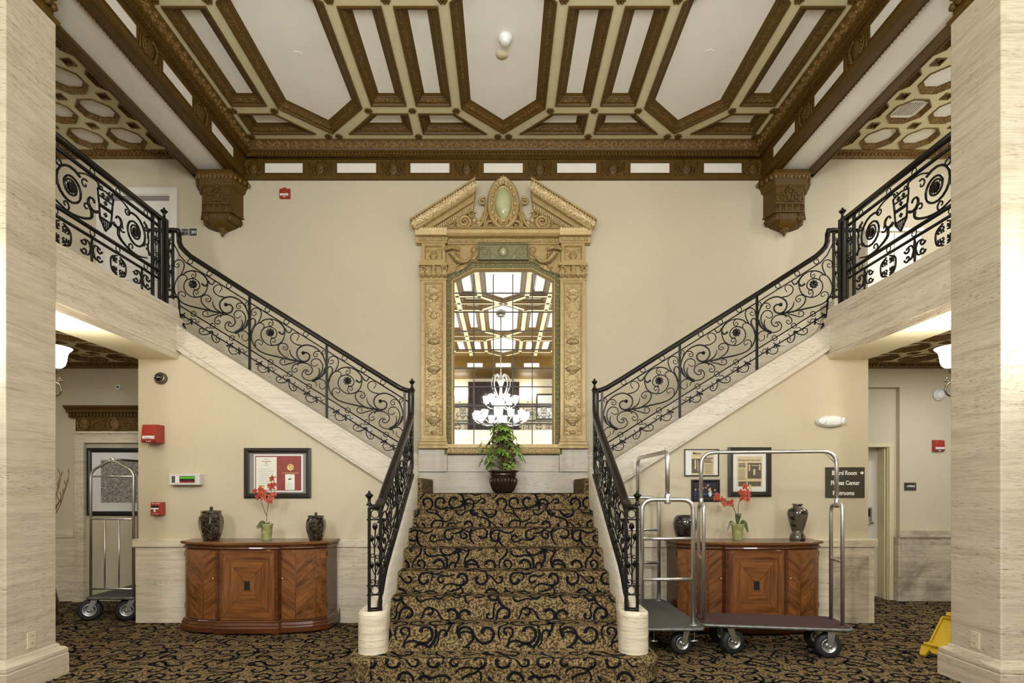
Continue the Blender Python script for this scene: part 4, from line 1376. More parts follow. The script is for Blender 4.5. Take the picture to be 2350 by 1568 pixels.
for s in (-1, 1):
    C = 160 * U
    def shaft(k):
        o = [(s * C - 29 * U, gz(1008)), (s * C + 29 * U, gz(1008)), (s * C + 29 * U, gz(640)), (s * C - 29 * U, gz(640))]
        k.vframe(o, [(0, 0), (0, .07), (.040, .07), (.045, .062), (.052, .060), (.058, .045), (.07, .045)], WY)
        k.prism(inset(o, .069), 'y', WY - .046, WY - .04)
        k.m = 1; relief(k, s * C, WY - .046)
    part('pilaster', [M['gilt'], M['gilt_bright']], shaft)
    part('pilaster_base', M['gilt'], lambda k: (k.box(s * C - 31 * U, s * C + 31 * U, WY - .085, WY, gz(1014), gz(1007)), k.box(s * C - 33 * U, s * C + 33 * U, WY - .095, WY, gz(1022), gz(1014)), k.box(s * C - 35 * U, s * C + 35 * U, WY - .105, WY, gz(1030), gz(1022))), bevel=.006)
    def cap(k):
        k.box(s * C - 29 * U, s * C + 29 * U, WY - .07, WY, gz(641), gz(608)); k.box(s * C - 33 * U, s * C + 33 * U, WY - .11, WY, gz(611), gz(604)); k.box(s * C - 31 * U, s * C + 31 * U, WY - .08, WY, gz(643), gz(639))
        k.m = 1
        for i in range(5):
            x = s * C + (i - 2) * 12 * U
            k.leaf((x, WY - .075, gz(639)), (x + (i - 2) * .008, WY - .12, gz(620)), (0, -1, 0), .07, .2, 5)
        for q in (-1, 1):
            k.tube([(s * C + q * 24 * U + a, WY - .10, gz(618) + b) for a, b in spiral(0, 0, .006, .042, 0, q * 9)], .012, 6)
        k.ball((s * C, WY - .09, gz(617)), .04, 8, (.9, .8, 1.1))
    part('capital', [M['gilt'], M['gilt_carved']], cap)
    def block(k):
        o = [(s * C - 27 * U, gz(603)), (s * C + 27 * U, gz(603)), (s * C + 27 * U, gz(558)), (s * C - 27 * U, gz(558))]
        k.vframe(o, [(0, 0), (0, .085), (.035, .085), (.042, .075), (.050, .06)], WY); k.prism(inset(o, .049), 'y', WY - .061, WY - .05)
        k.m = 1
        x = s * C
        for i, (rw, zz) in enumerate(((.3, 597), (.75, 592), (1, 587), (.8, 582), (.6, 577))): k.ball((x, WY - .062, gz(zz)), 11 * U * rw, 8, (1, .4, .5))
        for q in (-1, 1):
            k.tube([(x + q * (13 * U + a), WY - .062, gz(574) + b) for a, b in spiral(0, 0, .005, .03, 0, 7)], .008, 5)
            k.leaf((x, WY - .062, gz(600)), (x + q * 17 * U, WY - .075, gz(598)), (0, -1, 0), .035)
    part('entablature_block', [M['gilt'], M['gilt_carved']], block)

# frieze board with the green plaque and two horns of plenty
def frieze(k):
    k.prism(poly((988, 632), (1022, 630), (1084, 597), (1226, 597), (1288, 630), (1322, 632), (1322, 557), (988, 557)), 'y', WY - .03, WY)
    k.box(gx(988), gx(1322), WY - .05, WY, gz(559), gz(556))
part('frieze', M['gilt'], frieze)
for s in (-1, 1):
    def horn(k):
        P = lambda x, z, o=.05: (s * x * U, WY - o, gz(z))
        q = crom([P(62, 578), P(72, 588, .06), P(86, 600, .065), P(104, 598, .07), P(117, 582, .075)], 5)
        k.tube(q, taper(len(q), .018, .075, 1.3), 9, flat=.55)
        for i in range(7): k.ball(P(104 + i * 4.6, 572 - 3 * math.sin(i * .55), .09), .026, 6)
        for i in range(5): k.tube([P(102 + i * 6, 580), P(100 + i * 4, 592, .085), P(96 + i * 3, 603, .07)], .006, 5)
        for i in range(6):
            a = 2.4 + i * .5; k.leaf(P(70, 580), (s * 70 * U + s * math.cos(a) * .07, WY - .06, gz(580) + math.sin(a) * .09), (0, -1, 0), .04)
        k.tube([(s * (98 * U + a), WY - .05, gz(612) + b) for a, b in spiral(0, 0, .008, .05, 1, 8)], .011, 5)
        k.leaf(P(80, 604), P(112, 624), (0, -1, 0), .05); k.leaf(P(110, 610), P(122, 628), (0, -1, 0), .045)
        k.ball(P(68, 572, .06), .04, 8, (1, .6, 1))
    part('horn_of_plenty', M['gilt_carved'], horn)
def plaque(k):
    o = poly((1096, 596), (1214, 596), (1214, 558), (1096, 558))
    k.vframe(o, [(0, 0), (0, .085), (.012, .09), (.02, .08), (.028, .068)], WY); k.prism(inset(o, .027), 'y', WY - .07, WY - .06)
    k.m = 1
    k.ball((0, WY - .07, gz(577)), .068, 14, (1, .4, 1.05))
    for q in (-1, 1):
        k.tube([(q * (40 * U + a), WY - .072, gz(579) + b) for a, b in spiral(0, 0, .008, .055, 2, 9)], .009, 5)
        k.tube([(q * a * U, WY - .072, gz(b)) for a, b in ((16, 588), (26, 584), (34, 570), (48, 566), (54, 574))], .009, 5)
        k.leaf((q * 14 * U, WY - .07, gz(590)), (q * 34 * U, WY - .085, gz(588)), (0, -1, 0), .05)
    k.m = 2; k.ball((0, WY - .088, gz(577)), .035, 10, (1, .4, 1.2))
part('plaque', [M['green_flat'], M['green_flat'], M['green_stone']], plaque)
# cornice with dentils
def cor(k):
    k.prism([(WY, gz(558)), (WY - .06, gz(558)), (WY - .065, gz(547)), (WY - .12, gz(545)), (WY - .14, gz(540)), (WY - .145, gz(533)), (WY - .16, gz(531)), (WY - .16, gz(528)), (WY, gz(528))], 'x', gx(960), gx(1350))
    for s in (-1, 1): k.prism([(WY, gz(559)), (WY - .10, gz(559)), (WY - .105, gz(547)), (WY - .15, gz(545)), (WY - .16, gz(536)), (WY - .17, gz(530)), (WY, gz(530))], 'x', s * 128 * U, s * 200 * U)
    k.m = 1
    for i in range(80):
        x = gx(963) + i * (gx(1347) - gx(963)) / 79
        o = .115 if abs(x) > 128 * U else .08
        k.box(x - .008, x + .008, WY - o, WY - .05, gz(556), gz(548))
    for i in range(64): k.ball((gx(962) + i * .0335, WY - .165, gz(530)), .012, 5)
part('cornice', [M['gilt'], M['gilt_carved']], cor)
for s in (-1, 1):
    def ped(k):
        R = lambda *p: [(s * (a - 1155) * U * -1 if False else s * abs(a - 1155) * U, gz(b)) for a, b in p]
        k.prism(R((943, 514), (1092, 421), (1092.5, 425), (945, 518)), 'y', WY - .215, WY)
        k.prism(R((945, 518), (1092.5, 425), (1091, 447), (955, 533)), 'y', WY - .175, WY)
        k.prism(R((955, 533), (1091, 447), (1090, 451), (959, 536)), 'y', WY - .185, WY)
        k.prism(R((959, 536), (1090, 451), (1088, 466), (977, 536)), 'y', WY - .13, WY)
        k.prism(R((977, 536), (1088, 466), (1085, 484), (998, 536)), 'y', WY - .085, WY)
        k.m = 1
        for i in range(24):
            t = (i + .5) / 24; px, pz = 951 + t * 139, 525 - t * 88
            a = s * abs(px - 1155) * U
            k.leaf((a - s * .02, WY - .178, gz(pz) - .05), (a + s * .012, WY - .215, gz(pz) + .05), (0, -1, 0), .07, .16, 4)
            k.ball((a + s * .02, WY - .185, gz(pz) - .02), .022, 6)
        for i in range(22):
            t = (i + .5) / 22; px, pz = 984 + t * 102, 535.5 - t * 59
            a = s * abs(px - 1155) * U
            k.box(a - .007, a + .007, WY - .105, WY - .08, gz(pz) - .03, gz(pz) + .022)
        for i in range(40):
            t = (i + .5) / 40; k.ball((s * abs(959 + t * 130 - 1155) * U, WY - .165, gz(535.5 - t * 83)), .010, 5)
    part('pediment_slope', [M['gilt'], M['gilt_bright']], ped)
    def vol(k):
        def P(a, b, o): return (s * a * U, WY - o, gz(b))
        def sp(cx, cz, r0, r1, a0, a1): return [(s * (cx * U + x), gz(cz) + z) for x, z in spiral(0, 0, r0 * U, r1 * U, a0, a1)]
        def T(p, r0, r1, o): k.tube([(x, WY - o, z) for x, z in p], taper(len(p), r0, r1), 7)
        # big scroll sweeping up to the cartouche
        big = sp(89, 508, 3, 17, 0, 4 * PI + .6)
        T(big, .012, .024, .07)
        q = crom([P(106, 514, .07), P(96, 527, .075), P(76, 529, .08), P(56, 520, .085), P(44, 500, .085), P(40, 478, .08), P(43, 464, .07)], 5)
        k.tube(q, taper(len(q), .026, .014), 8)
        q = crom([P(70, 497, .06), P(60, 505, .07), P(50, 502, .075), P(45, 488, .075)], 4); k.tube(q, .013, 6)
        T(sp(72, 491, 2, 9, 1, 9), .008, .013, .06)
        T(sp(48, 461, 2, 9, 0, 8.5), .009, .015, .07)
        T(sp(31, 518, 2, 13, 2, 10.5), .010, .018, .08)
        q = crom([P(40, 529, .07), P(43, 515, .075), P(36, 490, .075), P(30, 480, .07)], 4); k.tube(q, .016, 6)
        T(sp(126, 525, 2, 9, 1, 8), .008, .012, .05)
        q = crom([P(96, 531, .05), P(112, 520, .055), P(128, 517, .055), P(142, 527, .05)], 4); k.tube(q, .011, 6)
        for i, (a, b) in enumerate(((104, 500), (112, 508), (120, 512), (60, 512), (66, 506), (74, 512), (100, 522), (22, 528), (50, 530))): k.leaf(P(a, b + 5, .05), P(a + (i % 3 - 1) * 6, b - 7, .075), (0, -1, 0), .045)
    part('scroll', M['gilt'], vol)
part('tympanum', M['gilt_carved'], lambda k: k.prism(poly((985, 534), (1087, 485), (1100, 510), (1120, 490), (1190, 490), (1210, 510), (1223, 485), (1325, 534)), 'y', WY - .04, WY))
def carto(k):
    cz = gz(470)
    st = [(a, 1.0) for a in [i * PI / 18 for i in range(36)]]
    def oval(rx, rz, o, a):
        return (rx * U * math.cos(a), WY - o, cz + rz * U * math.sin(a) * (1 if math.sin(a) > 0 else 1.0))
    k.strip(lambda i: [oval(rx, rz, o, i * PI / 24) for rx, rz, o in ((37, 60, .03), (37, 60, .10), (34, 57, .125), (30, 52, .125), (27, 48, .10), (24, 43, .095), (21, 39, .12), (19, 36, .11), (17, 33, .08))], range(48), closed=True, smooth=True)
    k.prism([(35 * U * math.cos(a), cz + 57 * U * math.sin(a)) for a in [i * PI / 20 for i in range(40)]], 'y', WY - .09, WY)
    k.m = 1
    for i in range(14):
        a = PI / 2 + (i + .5) * 2 * PI / 14; p = oval(27, 47, .115, a); k.ball(p, .028, 6, (.8, .6, 1.2))
    for i in range(7):
        a = (i - 3) * .45; k.leaf((0, WY - .12, gz(425)), (math.sin(a) * .075, WY - .14, gz(425) + math.cos(a) * .085), (0, -1, 0), .04)
    k.ball((0, WY - .13, gz(424)), .03, 8)
part('cartouche', [M['gilt'], M['gilt_bright']], carto)
def stone(k):
    n = 28; rings = []
    for o, f in ((.095, 1.0), (.125, .86), (.145, .62), (.155, .32)):
        rings.append([(19.5 * U * f * math.cos(a) * (1 - .22 * max(0, -math.sin(a)) ** 1.5), WY - o, gz(468) + 37 * U * f * math.sin(a)) for a in [i * 2 * PI / n for i in range(n)]])
    k.add([p for r in rings for p in r] + [(0, WY - .158, gz(468))], [(i * n + j, i * n + (j + 1) % n, (i + 1) * n + (j + 1) % n, (i + 1) * n + j) for i in range(3) for j in range(n)] + [(3 * n + j, 3 * n + (j + 1) % n, 4 * n) for j in range(n)], True)
part('green_cabochon', M['green_stone'], stone)
def mask(k):
    k.ball((0, WY - .09, gz(521)), .062, 12, (1, .7, 1)); k.ball((0, WY - .135, gz(524)), .022, 8)
    for q in (-1, 1):
        k.ball((q * .027, WY - .128, gz(518)), .013, 6); k.ball((q * .045, WY - .10, gz(510)), .026, 7); k.ball((q * .018, WY - .13, gz(528)), .02, 6)
        for i in range(4): k.leaf((q * .045, WY - .08, gz(518 + i * 4)), (q * .11, WY - .09, gz(514 + i * 7)), (0, -1, 0), .03)
part('lion_mask', M['gilt_carved'], mask)


# ------------------------------------------------------------------ sideboards
def sideboard(cx, label):
    BY = SP - .068
    o = thing('sideboard', label, 'sideboard', (cx, BY, 0))
    half = [(.302, .425), (.318, .402), (.40, .398), (.50, .380), (.60, .340), (.665, .295), (.705, .255), (.73, .0)]
    def outline(d):
        pts = [(-x, t) for x, t in reversed(half)] + half
        out = [(-.302 - d * .4, .44 + d), (.302 + d * .4, .44 + d)]
        L = [(-(x + d * (1 if i > 5 else .3)), t + (d if i < 7 else 0)) for i, (x, t) in enumerate(half)]
        Rr = [(-x, t) for x, t in L]
        return [(cx + x, BY - t) for x, t in list(reversed(L)) + out + Rr]
    def slab(k, st):
        rings = [[(x, y, z) for x, y in outline(d)] for d, z in st]; n = len(rings[0])
        k.add([p for r in rings for p in r], [(i * n + j, i * n + (j + 1) % n, (i + 1) * n + (j + 1) % n, (i + 1) * n + j) for i in range(len(st) - 1) for j in range(n)], False)
        for d, z, in (st[0], st[-1]):
            poly = outline(d); tri = tessellate_polygon([[Vector((p[0], p[1], 0)) for p in poly]]); k.add([(p[0], p[1], z) for p in poly], [tuple(t) for t in tri], False)
    k = MB(); slab(k, [(0, .10), (0, .84)]); k.build('carcass', M['wood_dark'], o)
    k = MB(); slab(k, [(.012, .862), (.03, .872), (.032, .890), (.026, .896)]); k.m = 1
    slab(k, [(.004, .822), (.012, .828), (.016, .836), (.012, .845), (.003, .848), (.006, .86), (.014, .864)])
    k.m = 2; k.prism([(cx - .36, BY - .06), (cx + .62, BY - .06), (cx + .45, BY - .40), (cx - .30, BY - .40)], 'z', .8945, .8968)
    k.build('top', [M['wood_top'], M['wood_dark'], M['top_grey']], o)
    k = MB(); slab(k, [(.024, .018), (.030, .03), (.030, .07), (.022, .085), (.026, .095), (.014, .118), (.016, .128), (.002, .14)])
    for x in (-.28, .28): k.box(cx + x - .03, cx + x + .03, BY - .45, BY - .40, 0, .03)
    for x in (-.68, .68): k.box(cx + x - .03, cx + x + .03, BY - .29, BY - .24, 0, .03); k.box(cx + x - .03, cx + x + .03, BY - .06, BY - .01, 0, .03)
    k.build('plinth', M['wood_dark'], o)
    # middle door: four mitred veneer fields round a dark tablet
    z0, z1, x0, x1, y = .145, .815, cx - .262, cx + .262, BY - .446
    k = MB(); zc = (z0 + z1) / 2; a, b = .028, .042
    I = [(cx - a, y, zc - b), (cx + a, y, zc - b), (cx + a, y, zc + b), (cx - a, y, zc + b)]; O = [(x0, y, z0), (x1, y, z0), (x1, y, z1), (x0, y, z1)]
    for m, q in ((1, 0), (0, 1), (1, 2), (0, 3)):
        k.m = m; k.add([O[q], O[(q + 1) % 4], I[(q + 1) % 4], I[q]], [(0, 1, 2, 3)], False)
    k.m = 2
    k.box(x0 - .012, x0, y - .002, y + .01, z0 - .01, z1 + .01); k.box(x1, x1 + .012, y - .002, y + .01, z0 - .01, z1 + .01); k.box(x0, x1, y, y + .01, z1, z1 + .01); k.box(x0, x1, y, y + .01, z0 - .01, z0)
    for q in range(4): k.tube([(O[q][0], y - .0004, O[q][2]), (I[q][0], y - .0004, I[q][2])], .0016, 4)
    d = k.build('door', [M['wood'], M['wood_h'], M['wood_dark']], o)
    k = MB(); k.box(cx - a, cx + a, y - .003, y + .004, zc - b, zc + b); k.build('inlay', M['black'], d)
    k = MB(); k.box(cx + .19, cx + .23, y - .006, y, z1 + .001, z1 + .006); k.build('latch', M['gold'], o)
    for s in (-1, 1):
        k = MB(); k.box(cx + s * .288 - .012, cx + s * .288 + .012, BY - .452, BY - .42, .145, .82); k.build('stile', M['wood_dark'], o)
        # bowed side door: three strips of chevron veneer
        P = crom([(x, t + .006, 0) for x, t in half[1:7]], 6); n = len(P); k = MB()
        for i in range(n - 1):
            f = i / (n - 1); k.m = (0, 1, 0)[0 if f < .30 else 1 if f < .66 else 2]
            if s > 0: k.m = 1 - k.m
            v = [(cx + s * P[i].x, BY - P[i].y, .145), (cx + s * P[i + 1].x, BY - P[i + 1].y, .145), (cx + s * P[i + 1].x, BY - P[i + 1].y, .815), (cx + s * P[i].x, BY - P[i].y, .815)]
            k.add(v, [(0, 1, 2, 3)], True)
        k.m = 2
        for f in (.30, .66):
            q = P[int(f * (n - 1)) + (1 if f * (n - 1) % 1 else 0)]
            k.tube([(cx + s * q.x, BY - q.y - .0005, .145), (cx + s * q.x, BY - q.y - .0005, .815)], .0018, 4)
        d = k.build('door', [M['wood_a'], M['wood_b'], M['wood_dark']], o)
        k = MB(); k.lathe([(.004, 0), (.004, .012), (.009, .016), (.010, .022), (.005, .027)], 10); 
        for i, v in enumerate(k.v): k.v[i] = (cx + s * .335 + v[0], BY - .410 - v[2], .545 + v[1])
        k.build('knob', M['gold'], d)
        for z in (.23, .74):
            k = MB(); k.box(cx + s * .706 - .006, cx + s * .706 + .006, BY - .258, BY - .235, z, z + .05); k.build('hinge', M['black'], d)
    return o


sideboard(-2.468, 'walnut sideboard with chevron veneer doors under the framed certificate on the left')
sideboard(2.44, 'walnut sideboard with chevron veneer doors behind the luggage carts on the right')


# ------------------------------------------------------------------ luggage carts
def round_path(pts, r, n=5):
    """polyline with rounded corners"""
    P = [Vector(p) for p in pts]; out = [P[0]]
    for a, b, c in zip(P, P[1:], P[2:]):
        d1 = (a - b).normalized(); d2 = (c - b).normalized(); q = min(r, (a - b).length * .5, (c - b).length * .5)
        p, e = b + d1 * q, b + d2 * q
        for i in range(n + 1):
            t = i / n; out.append(p * (1 - t) ** 2 + b * 2 * t * (1 - t) + e * t * t)
    return out + [P[-1]]


def caster(parent, x, y, ang, r, top, steer=.05):
    """pneumatic swivel wheel; ang = direction of the axle"""
    o = bpy.data.objects.new('caster', None); COL.objects.link(o); o.empty_display_size = .05; o.parent = parent
    R4 = Matrix.Translation((0, 0, 0)) @ Matrix.Rotation(ang, 4, 'Z')
    def wheel(prof, cap=True):
        k = MB(); k.lathe(prof, 28, cap=cap)
        k.v = [tuple(R4 @ Vector((v[2], v[0] + steer, v[1] + r))) for v in k.v]
        return k
    t = r * .34
    k = wheel([(r * .58, -t), (r * .80, -t * 1.05), (r * .93, -t * .8), (r, -t * .35), (r, t * .35), (r * .93, t * .8), (r * .80, t * 1.05), (r * .58, t)], False); k.build('tyre', M['rubber'], o)
    k = wheel([(r * .10, -t * 1.15), (r * .12, -t * .5), (r * .40, -t * .45), (r * .48, -t * .95), (r * .60, -t * .98), (r * .60, t * .98), (r * .48, t * .95), (r * .40, t * .45), (r * .12, t * .5), (r * .10, t * 1.15)]); k.build('hub', M['zinc'], o)
    k = MB(); k.M = R4; w = t * 1.35
    for q in (-1, 1):
        k.prism([(-.030, top - .012), (.030, top - .012), (steer + .018, r - .005), (steer + .012, r - .022), (steer - .012, r - .022), (steer - .02, r)], 'x', q * w, q * (w + .005))
    k.box(-w - .005, w + .005, -.032, .032, top - .014, top - .004)
    k.M = R4 @ Matrix.Translation((0, steer, r)) @ Matrix.Rotation(PI / 2, 4, 'Y'); k.lathe([(.010, -w - .010), (.010, w + .010)], 10)
    k.build('fork', M['zinc'], o)
    o.location = (x, y, 0)
    return o


def deck(o, hx, hy, z, carpet, rim):
    rr = [(-hx, -hy, z), (hx, -hy, z), (hx, hy, z), (-hx, hy, z)]
    loop = round_path([(0, -hy, z)] + rr[1:] + [rr[0], (0, -hy, z)], .07)[:-1]
    k = MB(); k.prism([(p.x, p.y) for p in loop], 'z', z - .026, z - .004); k.m = 1
    k.prism([(p.x * (1 - .014 / hx), p.y * (1 - .014 / hy)) for p in loop], 'z', z - .004, z + .008)
    k.build('deck', [M['black'], M[carpet]], o)
    k = MB(); k.tube([(p.x, p.y, z - .010) for p in loop], .014, 8, closed=True); k.build('bumper', M[rim], o)


def pipe(o, name, pts, r, rad=.08, m='chrome'):
    k = MB(); k.tube(round_path(pts, rad) if rad else pts, r, 10); return k.build(name, M[m], o)


# right, nearest: hanging-rail cart with purple deck
o = thing('luggage_cart', 'luggage cart with purple carpeted deck and tall hanging rail, nearest on the right', 'luggage cart')
deck(o, .60, .22, .262, 'deck_purple', 'deck_edge')
for s in (-1, 1):
    pipe(o, 'upright', [(s * .557, -.11, .26), (s * .557, -.11, 1.285), (s * .557, .11, 1.285), (s * .557, .11, .26)], .0155, .085)
    pipe(o, 'cross_bar', [(s * .557, -.11, .80), (s * .557, .11, .80)], .012, 0)
    k = MB(); k.tube([(s * .557, 0, 1.62), (s * .47, 0, 1.715), (s * .455, 0, 1.76)], .003, 5); k.build('hook', M['chrome'], o)
    k = MB(); k.lathe([(.018, 1.25), (.020, 1.27), (.020, 1.32), (.017, 1.33)], 12, (s * .557, 0, 0)); k.build('socket', M['zinc'], o)
pipe(o, 'hanging_rail', [(-.557, 0, 1.26), (-.557, 0, 1.735), (.557, 0, 1.735), (.557, 0, 1.26)], .0165, .12)
caster(o, -.37, -.155, -1.25, .105, .235, .045); caster(o, .44, -.14, -1.57 + PI, .105, .235, .01); caster(o, .45, .14, -1.57 + PI, .105, .235, .0); caster(o, -.40, .15, -1.0, .105, .235, .045)
o.location = (2.31, 4.76, 0); o.rotation_euler = (0, 0, -.155)

# right, behind the newel: ladder-sided cart with grey deck
o = thing('luggage_cart', 'luggage cart with grey carpeted deck and ladder-barred ends beside the right newel', 'luggage cart')
deck(o, .585, .285, .262, 'deck_grey', 'deck_edge')
for s in (-1, 1):
    x = s * .505
    pipe(o, 'end_frame', [(x, -.215, .26), (x, -.215, 1.322), (x, .215, 1.322), (x, .215, .26)], .019, .10)
    for z in (.653, .993): pipe(o, 'ladder_bar', [(x, -.215, z), (x, .215, z)], .0155, 0)
    k = MB(); k.lathe([(.034, .268), (.034, .274), (.02, .278)], 14, (x, -.215, 0)); k.lathe([(.034, .268), (.034, .274), (.02, .278)], 14, (x, .215, 0)); k.build('post_flange', M['zinc'], o)
    k = MB(); k.lathe([(.024, 1.285), (.026, 1.295), (.026, 1.36), (.020, 1.372)], 12, (x, 0, 0)); k.build('socket', M['chrome'], o)
    k = MB(); k.tube([(x, 0, 1.60), (x - s * .06, 0, 1.70), (x - s * .07, 0, 1.765)], .003, 5); k.build('hook', M['chrome'], o)
pipe(o, 'hanging_rail', [(-.505, 0, 1.29), (-.505, 0, 1.725), (.505, 0, 1.725), (.505, 0, 1.29)], .019, .09)
for x in (-.42, .42):
    for y in (-.17, .17): caster(o, x, y, .15 if x < 0 else 0, .10, .235, .03)
for y in (-.17, .17):
    k = MB(); k.tube([(-.49, y - .06, .235), (-.49, y - .06, .13)], .004, 5); k.tube([(-.49, y - .09, .13), (-.49, y - .03, .13)], .010, 6); k.build('brake_pedal', M['zinc'], o)
o.location = (1.378, 5.075, 0); o.rotation_euler = (0, 0, PI / 2)

# left recess: cart with peaked ends and vertical bars
o = thing('luggage_cart', 'chrome luggage cart with peaked barred end in the left recess before the map', 'luggage cart')
deck(o, .255, .43, .262, 'deck_grey', 'deck_edge')
for s in (-1, 1):
    y = s * .38
    pipe(o, 'end_frame', [(-.228, y, .26), (-.228, y, 1.60), (0, y, 1.725), (.228, y, 1.60), (.228, y, .26)], .0135, .07)
    for z in (.345, 1.09, 1.545): pipe(o, 'cross_bar', [(-.228, y, z), (.228, y, z)], .010, 0)
    for x in (-.078, .073): pipe(o, 'upright_bar', [(x, y, .345), (x, y, 1.09)], .008, 0)
    k = MB(); k.ball((0, y, 1.725), .026, 12, (1, .6, 1)); k.ball((0, y, 1.545), .016, 10); k.build('joint', M['chrome'], o)
pipe(o, 'hanging_rail', [(0, -.38, 1.728), (0, .38, 1.728)], .0135, 0)
pipe(o, 'hook', [(.11, -.10, 1.715), (.16, -.10, 1.69), (.16, -.10, 1.60), (.12, -.10, 1.55)], .009, .05)
for x in (-.20, .20):
    for y in (-.33, .33): caster(o, x - .01, y, -1.15, .115, .24, -.05)
o.location = (-4.172, 6.19, 0)


# ------------------------------------------------------------------ pots, vases, flowers
TOPZ = .897
TY = 5.47        # line of the ornaments on the sideboards


def jar(name, x, H, R, label, n=8):
    o = thing(name, label, 'jar', (x, TY, TOPZ))
    P = [(.60, 0), (.64, .01), (.80, .18), (.95, .40), (1.0, .58), (.95, .74), (.80, .86), (.78, .875)]
    k = MB(); k.lathe([(R * r, H * .92 * z) for r, z in P], n, (x, TY, TOPZ), PI / 8, False); k.build('body', M['glaze'], o, bevel=.006)
    k = MB(); k.lathe([(R * .80, H * .81), (R * .82, H * .83), (R * .80, H * .87), (R * .66, H * .895), (R * .2, H * .91)], n, (x, TY, TOPZ), PI / 8, False)
    k.ball((x, TY, TOPZ + H * .955), R * .16, 12); k.lathe([(R * .10, H * .90), (R * .10, H * .94)], 10, (x, TY, TOPZ)); k.build('lid', M['glaze'], o, bevel=.003)


jar('lidded_jar', -2.933, .335, .117, 'taller faceted ceramic jar with knobbed lid on the left sideboard')
jar('lidded_jar', -1.881, .280, .098, 'shorter faceted ceramic jar with knobbed lid at the sideboard end near the stairs')
o = thing('vase', 'round black lacquered vase with mother-of-pearl flecks on the right sideboard', 'vase', (1.825, TY, TOPZ))
k = MB(); k.lathe([(.070, 0), (.076, .008), (.098, .06), (.115, .13), (.117, .17), (.108, .215), (.088, .244), (.082, .25), (.074, .248), (.074, .20)], 32, (1.825, TY, TOPZ)); k.build('body', M['glaze_black'], o)
o = thing('vase', 'grey leaf-patterned urn vase with flared neck on the right sideboard', 'vase', (2.955, TY, TOPZ))
c0 = (2.955, TY, TOPZ)
k = MB(); k.lathe([(.052, .095), (.058, .10), (.075, .16), (.092, .23), (.096, .27), (.088, .305), (.060, .325), (.042, .335), (.040, .345), (.055, .362), (.050, .364), (.036, .345), (.034, .30)], 32, c0); k.build('body', M['glaze_grey'], o)
k = MB(); k.lathe([(.066, 0), (.072, .006), (.074, .03), (.066, .055), (.056, .07), (.052, .085), (.054, .095), (.050, .098)], 32, c0); k.build('foot', M['glaze_grey'], o)


def blossom(mb, c, r, R):
    r *= .95; c = Vector(c); N = Vector((R.uniform(-.7, .7), -1, R.uniform(-.3, .3))).normalized(); U1 = N.orthogonal().normalized(); V1 = N.cross(U1)
    for i in range(5):
        a = i * 2 * PI / 5 + R.uniform(0, .6)
        t = c + (U1 * math.cos(a) + V1 * math.sin(a)) * r + N * R.uniform(-.2, .3) * r
        mb.leaf(tuple(c), tuple(t), tuple(N), r * R.uniform(.5, .75), .14, 4)
    mb.ball(tuple(c + N * r * .15), r * .2, 6)


def orchid(x, y, label, stems, leaves, potH=.165, potR=.060):
    o = thing('potted_orchid', label, 'potted plant', (x, y, TOPZ)); R = random.Random(int(x * 100))
    k = MB(); k.lathe([(potR * .72, 0), (potR * .74, .006), (potR * .80, potH * .3), (potR * .93, potH * .85), (potR * 1.05, potH * .9), (potR * 1.06, potH), (potR * .95, potH), (potR * .9, potH * .85)], 24, (x, y, TOPZ)); k.build('pot', M['moss_pot'], o)
    k = MB(); k.lathe([(.001, potH * .88), (potR * .93, potH * .86)], 16, (x, y, TOPZ), cap=False); k.build('moss', M['orchid_leaf'], o)
    for pts, fl, buds in stems:
        q = crom([(x + a, y + b, TOPZ + c) for a, b, c in pts], 6)
        k = MB(); k.tube(q, .0032, 6); k.build('stem', M['stem'], o)
        for a, b, c, r in fl:
            k = MB(); blossom(k, (x + a, y + b, TOPZ + c), r, R); k.build('blossom', M['petal'], o)
        for a, b, c in buds:
            k = MB(); k.ball((x + a, y + b, TOPZ + c), .011, 8, (1, 1, 1.3)); k.build('bud', M['bud'], o)
    for a, b, w in leaves:
        k = MB(); q = crom([a, ((a[0] + b[0]) / 2, (a[1] + b[1]) / 2, max(a[2], b[2]) + .02), b], 5)
        ln = len(q); vs = []
        for i, p in enumerate(q):
            ww = w * .5 * math.sin(PI * (i + .6) / (ln + .2)) ** .7
            d = (q[min(i + 1, ln - 1)] - q[max(i - 1, 0)]).normalized(); sd = d.cross(Vector((0, -.6, .8))).normalized()
            vs += [Vector((x, y, TOPZ)) + p + sd * ww, Vector((x, y, TOPZ)) + p - Vector((0, 0, .004)), Vector((x, y, TOPZ)) + p - sd * ww]
        k.add(vs, [f for i in range(ln - 1) for f in ((i * 3, i * 3 + 1, i * 3 + 4, i * 3 + 3), (i * 3 + 1, i * 3 + 2, i * 3 + 5, i * 3 + 4))], True); k.build('leaf', M['orchid_leaf'], o)


orchid(-2.375, TY, 'coral orchid in a mossy green pot beneath the framed certificate',
       [([(0, 0, .15), (0, 0, .25), (.012, .01, .36), (.04, .01, .50), (.05, 0, .60), (.06, 0, .66)],
         [(.055, -.01, .44, .050), (.085, -.02, .46, .035), (.05, 0, .54, .045), (.075, 0, .56, .032), (.03, -.01, .545, .03), (.055, 0, .62, .035), (.02, -.02, .40, .04), (.06, -.03, .385, .03)], [(.085, 0, .635), (.03, 0, .60)]),
        ([(0, 0, .24), (-.02, -.01, .30), (-.05, -.01, .38), (-.06, 0, .46), (-.06, 0, .52)],
         [(-.06, -.01, .50, .055), (-.09, 0, .44, .05), (-.03, -.02, .44, .045), (-.11, -.02, .49, .035), (-.02, -.02, .48, .04)], [(-.03, 0, .54)])],
       [((0, -.02, .16), (-.06, -.07, .12), .06), ((.0, 0, .16), (-.10, -.02, .13), .02), ((.01, 0, .16), (.04, -.05, .15), .03)])
